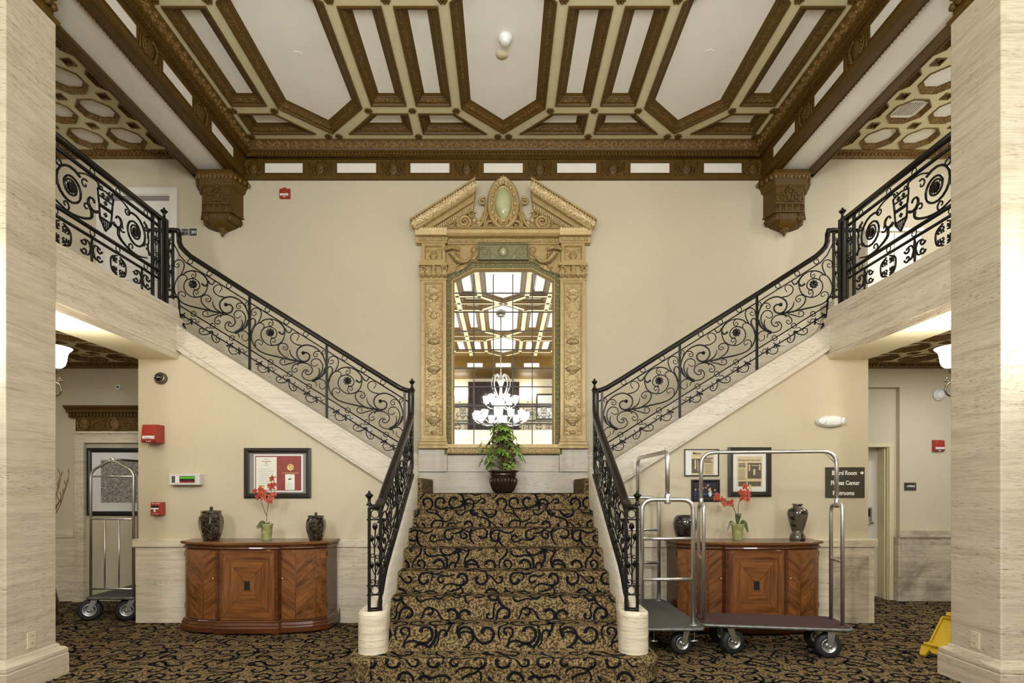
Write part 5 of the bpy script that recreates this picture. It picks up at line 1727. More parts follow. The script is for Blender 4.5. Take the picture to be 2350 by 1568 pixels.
orchid(2.352, TY, 'coral orchid with two arching sprays in a green pot on the right sideboard',
       [([(0, 0, .15), (.005, 0, .25), (.012, 0, .36), (.03, -.01, .43), (.06, 0, .48), (.09, 0, .52)],
         [(.05, -.01, .42, .045), (.085, -.01, .44, .05), (.095, 0, .41, .04), (.04, 0, .48, .042), (.09, -.02, .48, .045), (.075, 0, .54, .042), (.06, -.02, .455, .035)], [(.125, 0, .545), (.13, 0, .52)]),
        ([(0, 0, .15), (-.01, 0, .24), (-.04, 0, .32), (-.10, -.01, .38), (-.17, -.01, .41), (-.24, 0, .46), (-.28, 0, .50)],
         [(-.07, -.01, .375, .045), (-.12, 0, .375, .045), (-.14, -.02, .36, .04), (-.16, -.01, .41, .04), (-.22, -.01, .43, .05), (-.205, 0, .45, .035)], [(-.27, 0, .49), (-.285, 0, .505)])],
       [((-.005, -.01, .16), (-.005, -.05, .245), .062), ((.03, 0, .165), (.09, -.03, .085), .05), ((-.03, 0, .165), (-.11, -.02, .10), .025)])

# leafy plant in a bronze pot on the landing
px_, py_ = 0.0, 6.45
o = thing('potted_plant', 'leafy green umbrella plant in a dark bronze fluted pot on the landing', 'potted plant', (px_, py_, LAND))
k = MB(); k.lathe([(.085, 0), (.10, .004), (.118, .03), (.142, .10), (.152, .16), (.153, .20), (.16, .205), (.163, .222), (.157, .232), (.172, .246), (.188, .252), (.190, .262), (.184, .268), (.160, .266), (.150, .25)], 36, (px_, py_, LAND))
for i in range(22):
    a = 2 * PI * i / 22; ca, sa = math.cos(a), math.sin(a)
    k.tube([(px_ + r * ca, py_ + r * sa, LAND + z) for r, z in ((.110, .018), (.128, .055), (.146, .11), (.154, .155), (.156, .175))], [.005, .010, .015, .016, .008], 5)
k.build('pot', M['bronze_pot'], o)
k = MB(); k.lathe([(.001, .256), (.155, .25)], 20, (px_, py_, LAND), cap=False); k.build('soil', M['soil'], o)
R = random.Random(4); fo = MB(); st = MB()
whorls = []
for i in range(66):
    h = R.uniform(.0, 1) ** .85; a = R.uniform(0, 2 * PI)
    spread = .25 * math.sin(PI * min(1, .22 + .62 * h)) * (1.05 - .45 * h)
    r = spread * R.uniform(.45, 1.12)
    whorls.append((px_ - .03 + r * math.cos(a) * 1.12, py_ + r * math.sin(a) * .8, LAND + .30 + h * .50, a))
for a, b, c in ((-.27, -.05, .56), (-.24, -.1, .50), (.20, -.05, .42), (.24, -.03, .40), (-.19, -.08, .38), (-.17, -.05, .34), (-.02, 0, .81), (.0, .02, .83)): whorls.append((px_ + a, py_ + b, LAND + c, 0))
for wx, wy, wz, a in whorls:
    st.tube([(px_ + R.uniform(-.03, .03), py_ + R.uniform(-.03, .03), LAND + .25 + (wz - LAND - .25) * .35), (px_ + (wx - px_) * .5, py_ + (wy - py_) * .5, LAND + .25 + (wz - LAND - .25) * .75), (wx, wy, wz)], .0025, 5)
    fo.m = 1 if R.random() < .35 else 0
    n = R.randint(6, 8); L = R.uniform(.06, .095)
    ax = Vector((wx - px_, wy - py_, .12)).normalized(); u1 = ax.orthogonal().normalized(); v1 = ax.cross(u1)
    for j in range(n):
        t = 2 * PI * j / n + R.uniform(-.2, .2)
        d = u1 * math.cos(t) + v1 * math.sin(t) + Vector((0, 0, -.42)) + ax * .1
        tip = Vector((wx, wy, wz)) + d.normalized() * L
        fo.leaf((wx, wy, wz), tuple(tip), tuple(ax + Vector((0, -.3, .5))), L * .36, .14, 4)
for i in range(5):
    a = i * 1.3; st.tube([(px_ + .04 * math.cos(a), py_ + .04 * math.sin(a), LAND + .25), (px_ + .05 * math.cos(a), py_ + .05 * math.sin(a), LAND + .5), (px_ + .03 * math.cos(a + 1) - .02, py_ + .03 * math.sin(a), LAND + .75)], [.007, .005, .003], 6)
st.build('stems', M['stem'], o); fo.build('foliage', [M['leaf'], M['leaf_lt']], o)

# dry twigs in a floor vase behind the left pillar
vx, vy = -4.80, 5.62
o = thing('floor_vase', 'dark floor vase with tall dry twigs half hidden behind the left pillar', 'floor vase', (vx, vy, 0))
k = MB(); k.lathe([(.10, 0), (.12, .01), (.16, .12), (.17, .24), (.14, .38), (.08, .47), (.07, .50), (.09, .54), (.085, .545), (.06, .5)], 24, (vx, vy, 0)); k.build('vase', M['wood_dark'], o)
R = random.Random(9)
for i in range(9):
    k = MB(); lean = R.uniform(-.05, .30) if i > 1 else .36 - i * .09; h = R.uniform(.85, 1.2) if i > 1 else 1.16
    q = [(vx + lean * (t ** 1.5) + math.sin(t * 9 + i) * .008, vy + R.uniform(-.02, .02) * t + (i - 4) * .01 * t, .40 + h * t) for t in [j / 10 for j in range(11)]]
    k.tube(q, taper(11, .007, .003), 5)
    for j in range(3, 11): k.leaf(q[j], (q[j][0] + R.uniform(-.025, .025), q[j][1], q[j][2] + .07), (0, -1, 0), .012, .1, 3)
    k.build('twig', M['twig'], o)


# ------------------------------------------------------------------ pictures and signs
def picture(name, label, x0, x1, z0, z1, y, fw, depth, mats=('black_frame', 'mat_white'), cat='picture'):
    o = thing(name, label, cat, ((x0 + x1) / 2, y, z0))
    k = MB(); k.vframe([(x0, z0), (x1, z0), (x1, z1), (x0, z1)], [(0, 0), (0, depth * .7), (.006, depth * .8), (fw * .35, depth), (fw * .5, depth), (fw * .8, depth * .55), (fw, depth * .5), (fw, .004)], y); k.build('frame', M[mats[0]], o)
    k = MB(); k.box(x0 + fw * .9, x1 - fw * .9, y - .006, y, z0 + fw * .9, z1 - fw * .9); k.build('mat', M[mats[1]], o)
    return o


def card(o, name, x0, x1, z0, z1, y, off, m, extra=None):
    k = MB(); k.box(x0, x1, y - off, y - .004, z0, z1)
    mats = [M[m]]
    if extra:
        for mm, boxes in extra:
            mats.append(M[mm]); k.m = len(mats) - 1
            e = .0006 * len(mats)
            for a, b, c, d in boxes: k.box(a, b, y - off - e, y - off + .0004, c, d)
    return k.build(name, mats, o)


def text_lines(x0, x1, z0, z1, n, frac=.35, seed=1, ragged=.25):
    R = random.Random(seed); h = (z1 - z0) / n; out = []
    for i in range(n):
        out.append((x0, x1 - (x1 - x0) * R.random() * ragged, z0 + i * h, z0 + i * h + h * frac))
    return out


RXT = (PI / 2, 0, 0)
# framed certificate (left)
y = SP
o = picture('framed_certificate', 'black framed certificate and gold seal on dark red over the left sideboard', -2.733, -2.030, 1.315, 1.842, y, .052, .032, ('black_frame', 'mat_grey'))
card(o, 'white_border', -2.634, -2.115, 1.378, 1.775, y, .0075, 'mat_white')
card(o, 'red_folder', -2.620, -2.134, 1.394, 1.760, y, .009, 'red_mat', [('gold', [(-2.338, -2.16, 1.576, 1.581)])])
card(o, 'certificate', -2.610, -2.392, 1.400, 1.748, y, .0105, 'paper', [('mat_grey', text_lines(-2.585, -2.42, 1.47, 1.64, 8, .10, 3)), ('ink', [(-2.525, -2.475, 1.724, 1.727), (-2.55, -2.452, 1.700, 1.705), (-2.53, -2.475, 1.66, 1.663)]), ('gold', [(-2.512, -2.49, 1.678, 1.692)])])
k = MB(); k.M = Matrix.Translation((-2.247, y - .009, 1.638)) @ Matrix.Rotation(PI / 2, 4, 'X'); k.lathe([(.036, 0), (.036, .001), (.034, .002), (.026, .002), (.025, .001), (.02, .0015), (.001, .002)], 28); k.build('gold_seal', M['gold'], o)
k = MB(); k.M = Matrix.Translation((-2.55, y - .0105, 1.425)) @ Matrix.Rotation(PI / 2, 4, 'X'); k.lathe([(.026, 0), (.026, .001), (.001, .0015)], 12); k.leaf((-.03, .02, .0015), (.04, -.02, .0015), (0, 0, 1), .03, .03); k.build('gold_seal', M['gold'], o)
card(o, 'small_card', -2.302, -2.203, 1.400, 1.566, y, .0105, 'paper', [('mat_grey', text_lines(-2.285, -2.22, 1.42, 1.48, 4, .12, 5)), ('ink_dark', [(-2.268, -2.238, 1.508, 1.520)])])

# map in the left recess
yy = WY
o = picture('framed_map', 'large black framed grey street map with white mat in the left recess', -5.225, -4.16, 1.075, 1.925, yy, .055, .030, ('black', 'mat_white'))
card(o, 'street_map', -5.055, -4.33, 1.238, 1.775, yy, .008, 'map')

# newspapers and group photo (right)
o = picture('framed_newspaper', 'thin black framed newspaper page above the group photograph', 1.912, 2.278, 1.545, 1.832, y, .012, .018)
card(o, 'newspaper', 1.988, 2.224, 1.562, 1.812, y, .0075, 'newsprint', [('ink', [(1.99, 2.115, 1.578, 1.73)] + text_lines(2.125, 2.215, 1.57, 1.68, 12, .3, 7)), ('ink_dark', text_lines(2.125, 2.215, 1.69, 1.75, 3, .45, 8)), ('newsprint', [(2.02, 2.035, 1.62, 1.72), (2.05, 2.058, 1.60, 1.71), (2.075, 2.083, 1.61, 1.69)])])
lettering('Metro', .034, (2.045, y - .0085, 1.785), RXT, M['ink_dark'], o, 'headline', bold=.0006)
o = picture('framed_photograph', 'small black framed photograph of people in blue behind a ribbon', 1.985, 2.285, 1.278, 1.510, y, .030, .022, ('black', 'black'))
k = MB(); k.box(2.012, 2.258, y - .008, y - .004, 1.302, 1.486); k.m = 1
for i, (a, b) in enumerate(((2.03, 1.385), (2.07, 1.39), (2.11, 1.40), (2.14, 1.405), (2.185, 1.395), (2.235, 1.38), (2.09, 1.43), (2.16, 1.43))):
    k.m = 3; k.ball((a, y - .008, b + .018), .010, 8, (1, .15, 1.1))
    k.m = (1, 2, 1, 2, 4, 1, 2, 2)[i]; k.ball((a, y - .008, b - .03), .024, 8, (.8, .1, 1.6))
k.m = 5; k.box(2.07, 2.25, y - .0115, y - .008, 1.352, 1.356)
k.build('photograph', [M['black'], plain('navy cloth', lin(28, 44, 92), .7), plain('dark cloth', lin(40, 40, 46), .7), plain('skin tone print', lin(206, 168, 140), .7), M['paper'], plain('blue ribbon', lin(70, 150, 220), .6)], o)
o = picture('framed_newspaper', 'tall black framed newspaper front page with wide white mat above the right orchid', 2.372, 2.826, 1.330, 1.850, y, .052, .032)
card(o, 'newspaper', 2.47, 2.735, 1.43, 1.755, y, .0075, 'newsprint', [('ink', text_lines(2.485, 2.565, 1.51, 1.63, 10, .3, 11) + [(2.58, 2.725, 1.52, 1.685), (2.485, 2.57, 1.44, 1.49), (2.58, 2.72, 1.44, 1.49)]), ('ink_dark', text_lines(2.485, 2.57, 1.64, 1.69, 3, .5, 12)), ('newsprint', [(2.59, 2.605, 1.60, 1.67), (2.64, 2.66, 1.56, 1.62), (2.70, 2.715, 1.61, 1.67), (2.62, 2.69, 1.655, 1.662)])])
lettering('Montgomery Advertiser', .024, (2.602, y - .0085, 1.715), RXT, M['ink_dark'], o, 'headline')

o = thing('direction_sign', 'dark sign listing board room, fitness center and restrooms', 'sign', (3.61, y, 1.32))
k = MB(); k.box(3.402, 3.815, y - .012, y - .001, 1.318, 1.640); k.build('plate', M['sign'], o, bevel=.002)
for tx, xx, zz in (('Board Room', 3.600, 1.578), ('Fitness Center', 3.608, 1.473), ('Restrooms', 3.590, 1.366)): lettering(tx, .064, (xx, y - .0125, zz), RXT, M['sign_text'], o, bold=.0016, sx=.80)
k = MB(); k.prism([(3.768, 1.570), (3.785, 1.570), (3.785, 1.560), (3.806, 1.580), (3.785, 1.600), (3.785, 1.590), (3.768, 1.590)], 'y', y - .0135, y - .012); k.build('arrow', M['sign_text'], o)
o = thing('office_sign', 'small dark plate reading office beside the niche', 'sign', (5.11, WY, 1.39))
k = MB(); k.box(5.04, 5.187, WY - .010, WY, 1.392, 1.490); k.build('plate', M['sign'], o, bevel=.002)
lettering('OFFICE', .030, (5.12, WY - .0105, 1.443), RXT, M['sign_text'], o, bold=.0008)
o = thing('room_sign', 'small black and white plate reading 201 by the upstairs door', 'sign', (-3.95, WY, 4.59))
k = MB(); k.box(-4.052, -3.845, WY - .008, WY, 4.585, 4.690); k.build('plate', M['white_plastic'], o)
k = MB(); k.box(-3.945, -3.85, WY - .0095, WY - .007, 4.590, 4.685); k.build('number_field', M['black'], o)
k = MB(); k.box(-4.047, -3.95, WY - .009, WY - .007, 4.590, 4.685); k.m = 1
for a, b, c, d in ((-4.04, -4.0, 4.60, 4.64), (-4.03, -3.97, 4.655, 4.67), (-3.99, -3.96, 4.61, 4.63)): k.box(a, b, WY - .0095, WY - .0085, c, d)
k.build('picture_field', [M['mat_grey'], M['ink_dark']], o)
lettering('201', .046, (-3.885, WY - .0100, 4.636), RXT, M['sign_text'], o, bold=.0012)


# ------------------------------------------------------------------ fire alarms and fittings
def horn_strobe(name, label, x, z, y, w, h, d, deep):
    o = thing(name, label, 'fire alarm', (x, y, z - h / 2))
    k = MB()
    if deep: k.box(x - w / 2, x + w / 2, y - d, y, z - h / 2, z + h / 2)
    k.prism([(y - d, z + h / 2), (y - d - .03, z + h / 2 - .01), (y - d - .045, z - h / 2 + .02), (y - d - .03, z - h / 2), (y - d, z - h / 2)] if deep else [(y + .004, z + h / 2), (y - d, z + h / 2 - .012), (y - d - .008, z - h / 2 + .02), (y - d * .6, z - h / 2), (y + .004, z - h / 2)], 'x', x - w / 2, x + w / 2)
    k.build('housing', M['red'], o, bevel=.006)
    f = y - d - (.04 if deep else .008)
    k = MB(); k.M = Matrix.Translation((x, f + .006, z - h * .22)); k.box(-w * .40, w * .40, -.016, .004, -h * .085, h * .085); k.ball((0, -.016, 0), h * .075, 10, (2.4, .6, 1)); k.build('strobe', M['clear'], o)
    k = MB(); k.M = Matrix.Translation((x, f + (.012 if deep else .006), z + h * .17)) @ Matrix.Rotation(PI / 2, 4, 'X'); k.lathe([(w * .33, 0), (w * .33, .004), (w * .29, .006), (w * .20, .004), (w * .12, .006), (.001, .005)], 20); k.build('sounder', M['red'], o)
    lettering('FIRE', h * .15, (x, f - .002, z - h * .42), (PI / 2, 0, 0), M['sign_text'], o)


horn_strobe('fire_alarm_strobe', 'red fire alarm strobe high on the wall by the left bracket', -2.738, 5.120, WY, .128, .130, .030, False)
horn_strobe('fire_alarm_horn', 'deep red fire alarm horn with strobe above the control panel', -3.655, 1.985, SP, .150, .190, .105, True)
horn_strobe('fire_alarm_strobe', 'red fire alarm strobe on the back wall right of the office doorway', 5.457, 1.953, WY, .135, .150, .032, False)
o = thing('fire_pull_station', 'small red pull station with white T handle left of the sideboard', 'fire alarm', (-3.62, SP, 1.13))
k = MB(); k.box(-3.69, -3.57, SP - .065, SP, 1.135, 1.272); k.build('housing', M['red'], o, bevel=.006)
k = MB(); k.box(-3.678, -3.602, SP - .068, SP - .06, 1.212, 1.235); k.build('slot', M['black'], o)
k = MB(); k.box(-3.68, -3.602, SP - .078, SP - .06, 1.197, 1.213); k.box(-3.65, -3.632, SP - .078, SP - .06, 1.168, 1.197); k.build('handle', M['white_plastic'], o, bevel=.003)
lettering('FIRE ALARM', .017, (-3.635, SP - .0655, 1.257), RXT, M['sign_text'], o); lettering('PULL DOWN', .011, (-3.64, SP - .0655, 1.150), RXT, M['sign_text'], o)
o = thing('alarm_control_panel', 'grey fire alarm panel with green display and red buttons', 'alarm panel', (-3.33, SP, 1.44))
k = MB(); k.box(-3.488, -3.165, SP - .085, SP, 1.452, 1.568); k.build('housing', M['grey_plastic'], o, bevel=.006)
k = MB(); k.box(-3.372, -3.215, SP - .087, SP - .08, 1.476, 1.545); k.build('face_plate', M['black'], o)
k = MB(); k.box(-3.368, -3.219, SP - .0885, SP - .08, 1.516, 1.540); k.build('display', M['lcd'], o)
for i in range(4):
    z = 1.477 + i * .0172
    k = MB(); k.box(-3.453, -3.42, SP - .087, SP - .08, z, z + .0145); k.build('zone_button', M['ink_dark'], o)
    k = MB(); k.box(-3.418, -3.378, SP - .087, SP - .08, z, z + .0145); k.build('zone_label', M['white_plastic'], o)
for i in range(7):
    k = MB(); x = -3.360 + i * .0215; k.box(x - .008, x + .008, SP - .090, SP - .08, 1.479, 1.495); k.build('button', M['red'], o)
k = MB(); k.tube([(-3.285, SP - .05, 1.452), (-3.285, SP - .05, 1.430)], .005, 6); k.build('key', M['chrome'], o)

o = thing('security_camera', 'small black dome security camera under the left balcony corner', 'camera', (-3.62, SP, 2.57))
k = MB(); k.M = Matrix.Translation((-3.61, SP, 2.578)) @ Matrix.Rotation(PI / 2, 4, 'X'); k.lathe([(.062, 0), (.062, .03), (.056, .045), (.05, .05)], 28); k.build('housing', M['pewter'], o)
k = MB(); k.M = Matrix.Translation((-3.61, SP, 2.578)) @ Matrix.Rotation(PI / 2, 4, 'X'); k.lathe([(.046 * math.cos(t), .048 + .046 * math.sin(t)) for t in [i * PI / 18 for i in range(10)]], 24); k.build('dome', M['glaze_black'], o)

o = thing('emergency_light', 'white oval emergency light on the wall above the right pictures', 'emergency light', (3.44, SP, 2.12))
k = MB(); k.M = Matrix.Translation((3.44, SP, 2.123)) @ Matrix.Rotation(PI / 2, 4, 'X') @ Matrix.Diagonal((1, .42, 1, 1)); k.lathe([(.148, 0), (.150, .02), (.142, .05), (.12, .075), (.08, .085), (.001, .088)], 40); k.build('housing', M['white_plastic'], o)
for q in (-1, 1):
    k = MB(); k.M = Matrix.Translation((3.44 + q * .098, SP - .045, 2.123)) @ Matrix.Rotation(PI / 2, 4, 'X') @ Matrix.Rotation(q * .35, 4, 'Y'); k.lathe([(.036, 0), (.038, .028), (.030, .036), (.001, .03)], 20); k.build('lamp_head', M['clear'], o)


def disc(name, label, cat, c, prof, m, rot, smooth=True):
    o = thing(name, label, cat, c)
    k = MB(); k.M = Matrix.Translation(c) @ rot; k.lathe(prof, 28, smooth=smooth); k.build('housing', M[m], o)
    return o


RW = Matrix.Rotation(PI / 2, 4, 'X'); RC = Matrix.Rotation(PI, 4, 'X')
o = disc('wall_detector', 'round white detector on the back wall under the right balcony', 'detector', (5.47, WY, 2.59), [(.072, 0), (.074, .015), (.066, .03), (.052, .034), (.05, .05), (.04, .058), (.001, .06)], 'white_plastic', RW)
o = disc('wall_sensor', 'small round white sensor with dark centre above the left overdoor', 'detector', (-4.84, WY, 2.69), [(.038, 0), (.038, .01), (.028, .014), (.014, .012)], 'white_plastic', RW)
k = MB(); k.ball((-4.84, WY - .013, 2.69), .014, 8); k.build('lens', M['black'], o)
o = disc('smoke_detector', 'white domed smoke detector on the central ceiling panel', 'smoke detector', (.018, 5.26, ZC + .06), [(.066, 0), (.068, .02), (.062, .035), (.046, .05), (.044, .066), (.03, .074), (.001, .075)], 'white_plastic', RC)
o = disc('ceiling_disc', 'pale stained sprinkler cover nearer the wall than the smoke detector', 'sprinkler cover', (-.012, 5.48, ZC + .06), [(.062, 0), (.062, .004), (.046, .008), (.044, .014), (.001, .015)], 'cream_paint', RC)
o = disc('ceiling_disc', 'flat pale disc in the left hexagonal ceiling panel', 'sprinkler cover', (-2.07, 5.48, ZC + .06), [(.05, 0), (.05, .003), (.001, .0032)], 'panel', RC, False)
o = disc('ceiling_disc', 'flat pale disc in the right hexagonal ceiling panel', 'sprinkler cover', (2.06, 5.46, ZC + .06), [(.05, 0), (.05, .003), (.001, .0032)], 'panel', RC, False)
o = disc('ceiling_speaker', 'round white speaker cover in a coffer over the left balcony', 'speaker', (-4.96, 5.62, 5.665), [(.06, 0), (.06, .008), (.05, .012), (.001, .012)], 'white_paint', RC)
o = disc('ceiling_speaker', 'round white speaker cover in a coffer over the right balcony', 'speaker', (4.99, 5.62, 5.665), [(.085, 0), (.085, .006), (.05, .01), (.045, .016), (.001, .016)], 'white_paint', RC)
o = thing('air_vent', 'white square air vent in a coffer over the right balcony', 'vent', (4.52, 6.08, 5.665))
k = MB(); k.frame([(4.38, 5.95), (4.66, 5.95), (4.66, 6.21), (4.38, 6.21)], [(0, 0), (0, -.02), (.015, -.022), (.03, -.012), (.03, 0)], 5.664); k.build('frame', M['white_paint'], o)
k = MB()
for i in range(9): k.box(4.415 + i * .024, 4.425 + i * .024, 5.98, 6.18, 5.645, 5.660)
k.build('louvres', M['white_paint'], o)
k = MB(); k.box(4.405, 4.635, 5.975, 6.185, 5.660, 5.664); k.build('duct', M['black'], o)

# outlets on the inner faces of the pillars
for s, label in ((-1, 'ivory power outlet low on the left pillar'), (1, 'ivory power outlet low on the right pillar')):
    o = thing('wall_outlet', label, 'outlet', (s * 3.39, 3.91, .32)); X = s * 3.39
    k = MB(); k.box(X, X - s * .008, 3.872, 3.944, .268, .386); k.build('cover_plate', M['ivory'], o, bevel=.003)
    for z in (.300, .352):
        k = MB(); k.box(X - s * .006, X - s * .010, 3.895, 3.921, z - .013, z + .015); k.m = 1
        for yq in (3.902, 3.914): k.box(X - s * .009, X - s * .0105, yq - .0015, yq + .0015, z, z + .010)
        k.build('socket', [M['ivory'], M['black']], o)

# white low cupboard upstairs on the right
o = thing('low_cupboard', 'low white cupboard upstairs behind the right railing', 'cupboard', (4.68, WY, 3.2))
k = MB(); k.box(4.36, 5.02, WY - .30, WY - .002, 3.2, 4.50); k.build('carcass', M['white_paint'], o, bevel=.004)
k = MB(); k.box(4.34, 5.04, WY - .33, WY - .002, 4.50, 4.54); k.build('top', M['white_paint'], o, bevel=.004)
for a, b in ((4.37, 4.685), (4.695, 5.01)):
    k = MB(); k.box(a, b, WY - .318, WY - .30, 3.26, 4.48); d = k.build('door', M['white_paint'], o, bevel=.003)
    k = MB(); k.ball(((4.66 if a < 4.5 else 4.72), WY - .33, 4.0), .014, 8); k.build('knob', M['zinc'], d)

# yellow wet-floor sign leaning behind the right pillar
o = thing('wet_floor_sign', 'yellow plastic wet floor sign leaning behind the right pillar', 'floor sign', (3.62, 4.46, 0))
A = Matrix.Translation((3.57, 4.47, 0.0)) @ Matrix.Rotation(math.radians(28), 4, 'Z') @ Matrix.Rotation(math.radians(48), 4, 'Y')
k = MB(); k.M = A
k.box(-.006, .006, -.10, .10, .13, .42); k.m = 0
for a in (-.10, .10): k.box(-.03, .012, a - .006, a + .006, .12, .43)
k.box(-.03, .012, -.10, .10, .425, .437); k.build('panel', M['yellow'], o)
k = MB(); k.M = A
k.box(-.045, .02, -.13, .13, .105, .125)
for a in (-.115, .115): k.prism([(a - .035, .105), (a + .035, .105), (a + .02, 0.012), (a - .02, 0.012)], 'x', -.018, .006)
k.prism([(-.11, .10), (.11, .10), (.06, .055), (-.06, .055)], 'x', -.012, .004); k.build('feet', M['yellow'], o)
k = MB(); k.M = A
k.box(-.05, .02, -.075, .075, .44, .475); k.box(-.035, .012, -.055, .055, .475, .52); k.build('handle', M['yellow'], o)

# black cable beside the left sideboard
o = thing('power_cable', 'thin black cable hanging at the stair end of the left sideboard', 'cable', (-1.715, 5.65, 0))
k = MB(); k.tube(crom([(-1.715, 5.70, .16), (-1.70, 5.66, .14), (-1.695, 5.64, .08), (-1.70, 5.62, .02), (-1.72, 5.60, .006), (-1.69, 5.58, .006)], 6), .004, 6); k.build('cord', M['black'], o)

# ------------------------------------------------------------------ sconces and chandelier
for s, label in ((-1, 'lit glass wall sconce on the back of the left pillar'), (1, 'lit glass wall sconce on the back of the right pillar')):
    cx, cy, cz = s * 3.585, 4.34, 2.385
    o = thing('wall_sconce', label, 'wall lamp', (cx, 4.135, 2.2))
    k = MB(); k.M = Matrix.Translation((cx, 4.13, 2.20)) @ Matrix.Rotation(-PI / 2, 4, 'X'); k.lathe([(.055, 0), (.055, .012), (.03, .02), (.012, .03)], 20); k.build('back_plate', M['pewter'], o)
    k = MB()
    k.tube(crom([(cx, 4.15, 2.20), (cx, 4.22, 2.17), (cx, 4.31, 2.19), (cx, 4.34, 2.27), (cx, cy, cz - .03)], 5), .009, 8)
    for q in (-1, 1):
        k.tube(crom([(cx, 4.34, 2.27), (cx + q * .05, 4.34, 2.24), (cx + q * .062, 4.34, 2.19), (cx + q * .03, 4.34, 2.155), (cx, 4.34, 2.165)], 5), .008, 6)
        k.tube([(cx + q * (.05 + a), 4.34, 2.285 + b) for a, b in spiral(0, 0, .004, .022, 0, 6)], .006, 6)
    k.lathe([(.012, -.06), (.03, -.05), (.034, -.03), (.045, -.015), (.03, -.01)], 16, (cx, cy, cz)); k.build('arm', M['pewter'], o)
    k = MB(); k.lathe([(.056, 0), (.074, .017), (.086, .056), (.088, .09), (.098, .125), (.124, .154), (.120, .156), (.092, .128), (.08, .09)], 28, (cx, cy, cz), cap=False); k.lathe([(.001, .0), (.05, .001)], 16, (cx, cy, cz), cap=False); k.build('shade', M['lamp_glass'], o)

chx, chy = -.06, .3
o = thing('chandelier', 'large two-tier chandelier with many lit glass shades seen in the mirror', 'chandelier', (chx, chy, ZC))
k = MB(); k.tube([(chx, chy, ZC), (chx, chy, 4.3)], .014, 8); k.lathe([(.10, 5.65), (.12, 5.69), (.12, 5.72)], 20, (chx, chy, 0)); k.build('rod', M['pewter'], o)
k = MB(); k.lathe([(.02, 2.92), (.06, 2.97), (.10, 3.05), (.07, 3.14), (.04, 3.22), (.06, 3.4), (.10, 3.5), (.05, 3.62), (.03, 3.9), (.08, 4.05), (.10, 4.1), (.03, 4.2), (.014, 4.32)], 20, (chx, chy, 0)); k.build('stem', M['chrome'], o)
for n, r, z, dz in ((12, .62, 3.12, .06), (6, .36, 3.52, .08)):
    for i in range(n):
        a = 2 * PI * i / n + .13; ca, sa = math.cos(a), math.sin(a)
        k = MB(); k.tube(crom([(chx + q * ca, chy + q * sa, zz) for q, zz in ((.06, z + .02), (r * .35, z - .10), (r * .7, z - .13), (r, z - .05), (r, z))], 5), .012, 6); k.lathe([(.012, -.02), (.045, -.01), (.05, 0)], 12, (chx + r * ca, chy + r * sa, z)); ar = k.build('arm', M['chrome'], o)
        k = MB(); k.lathe([(.042, .0), (.055, .02), (.062, .09), (.075, .15), (.07, .15), (.05, .08)], 14, (chx + r * ca, chy + r * sa, z + .002)); k.build('shade', M['bulb'], ar)
for i in range(8):
    a = 2 * PI * i / 8; ca, sa = math.cos(a), math.sin(a)
    k = MB(); k.tube(crom([(chx + q * ca, chy + q * sa, zz) for q, zz in ((.03, 4.12), (.12, 4.22), (.2, 4.14), (.23, 3.98), (.17, 3.8), (.08, 3.66))], 5), .010, 6); k.build('crown_arm', M['chrome'], o)

# far end of the upper lobby, seen in the mirror
for x in (-1.67, .95):
    o = thing('wall_sconce', 'lit wall sconce at the far end %s of the chandelier in the mirror' % ('left' if x < 0 else 'right'), 'wall lamp', (x, -7.2, 4.9))
    k = MB(); k.lathe([(.06, -.04), (.02, 0), (.02, .2)], 12, (x, -7.12, 4.75)); k.build('arm', M['pewter'], o)
    for q in (-1, 1):
        k = MB(); k.lathe([(.06, 0), (.09, .1), (.13, .2)], 16, (x + q * .13, -7.05, 4.95)); k.build('shade', M['lamp_glass'], o)
o = thing('curtain', 'dark curtain at the far end seen in the mirror', 'curtain', (-.1, -7.15, 3.2))
k = MB(); w = [(-1.35 + i * .049, -7.13 + .03 * math.sin(i * 1.6)) for i in range(41)]
k.strip(lambda i: [(w[i][0], w[i][1], 3.2), (w[i][0], w[i][1], 5.5)], w, smooth=True); k.build('cloth', M['curtain'], o)
o = picture('framed_print', 'black framed print at the far end seen in the mirror', -3.0, -2.0, 3.95, 4.95, -7.17, .06, .03)
o.rotation_euler = (0, 0, PI); o.location = (1.75, -7.19, 4.05)

GROUPS = {'stair_railing': 'iron railings of the staircase', 'balcony_railing': 'iron balcony railings', 'wall_bracket': 'brackets under the ceiling beams', 'sideboard': 'walnut sideboards', 'luggage_cart': 'luggage carts',
          'lidded_jar': 'ceramic jars on the left sideboard', 'vase': 'vases on the right sideboard', 'potted_orchid': 'orchids on the sideboards', 'framed_newspaper': 'framed newspapers', 'fire_alarm_strobe': 'fire alarm strobes',
          'ceiling_disc': 'sprinkler covers on the ceiling', 'ceiling_speaker': 'speakers over the balconies', 'wall_outlet': 'outlets on the pillars', 'wall_sconce': 'glass wall sconces'}
for q in list(scene.objects):
    g = GROUPS.get(q.name.split('.')[0])
    if g and q.parent is None and q.get('category'): q['group'] = g


# ------------------------------------------------------------------ lights, world, camera
def lamp(name, typ, loc, power, col=(1, .98, .96), size=.2, rot=(0, 0, 0), sizey=None):
    l = bpy.data.lights.new(name, typ); l.energy = power; l.color = col
    if typ == 'AREA':
        l.size = size
        if sizey: l.shape = 'RECTANGLE'; l.size_y = sizey
    else:
        l.shadow_soft_size = size
    o = bpy.data.objects.new(name, l); COL.objects.link(o); o.location = loc; o.rotation_euler = rot
    return o


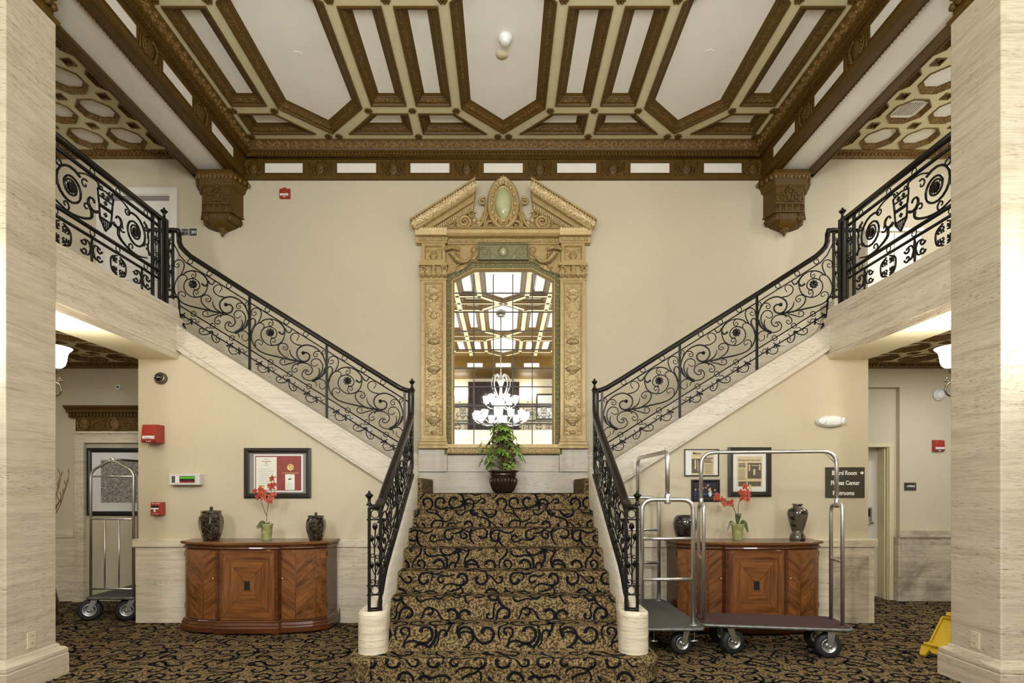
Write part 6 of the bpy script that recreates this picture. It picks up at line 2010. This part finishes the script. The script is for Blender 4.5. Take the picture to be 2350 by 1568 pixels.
WH = (.95, 1.0, 1.07)
for s in (-1, 1):
    lamp('sconce_light', 'POINT', (s * 3.61, 4.345, 2.53), 22, (1, .93, .80), .07)
    lamp('pillar_sconce_light', 'POINT', (s * 3.55, 3.36, 2.62), 24, WH, .12)
    lamp('balcony_ceiling_light', 'AREA', (s * 5.3, 4.9, 5.55), 50 if s > 0 else 12, WH, .9)  # added fill over the balconies, no fixture there
    lamp('balcony_sconce_light', 'POINT', (s * 4.6, 1.2, 4.6), 75 if s > 0 else 26, WH, .15)  # added fill beside the balconies, not a real sconce
    lamp('aisle_fill', 'AREA', (s * 5.1, 5.5, 2.93), 26 if s > 0 else 6, WH, .9)  # added fill brightening the recesses under the balconies
    lamp('lobby_fill', 'POINT', (s * 2.6, -1.6, 3.1), 165, WH, .09)  # bare fill lights added in mid-air behind the camera
    lamp('upper_wall_fill', 'POINT', (s * 2.7, -3.2, 4.4), 285, WH, .09)  # added fill for the ceiling and upper back wall, hung in mid-air
lamp('balcony_lamp', 'POINT', (5.3, 4.9, 4.5), 24, WH, .12)  # uplight added to brighten the right balcony ceiling
# broad fill light added behind the camera, no real window there
lamp('front_fill', 'AREA', (0, -7.0, 1.5), 480, WH, 9, (PI / 2, 0, PI), 2.4)
wd_ = bpy.data.worlds.new('lobby world'); scene.world = wd_; wd_.use_nodes = True
wd_.node_tree.nodes['Background'].inputs[0].default_value = (.95, 1, 1.06, 1)
wd_.node_tree.nodes['Background'].inputs[1].default_value = .5

cd = bpy.data.cameras.new('camera'); cam = bpy.data.objects.new('camera', cd); COL.objects.link(cam)
cam.location = (0, 0, EYE); cam.rotation_euler = (PI / 2, 0, 0)
cd.sensor_width = 36; cd.lens = 1250 / 2350 * 36
cd.shift_x = 20 / 2350; cd.shift_y = 338 / 2350
cd.clip_start = .05; cd.clip_end = 100
scene.camera = cam
cy_ = scene.cycles
cy_.adaptive_threshold = .04
cy_.max_bounces = 7; cy_.diffuse_bounces = 4; cy_.glossy_bounces = 4; cy_.transmission_bounces = 2; cy_.transparent_max_bounces = 4
cy_.caustics_reflective = False; cy_.caustics_refractive = False
vs_ = scene.view_settings
vs_.view_transform = 'Standard'; vs_.look = 'None'; vs_.gamma = 1; vs_.exposure = 0.14; vs_.use_curve_mapping = False
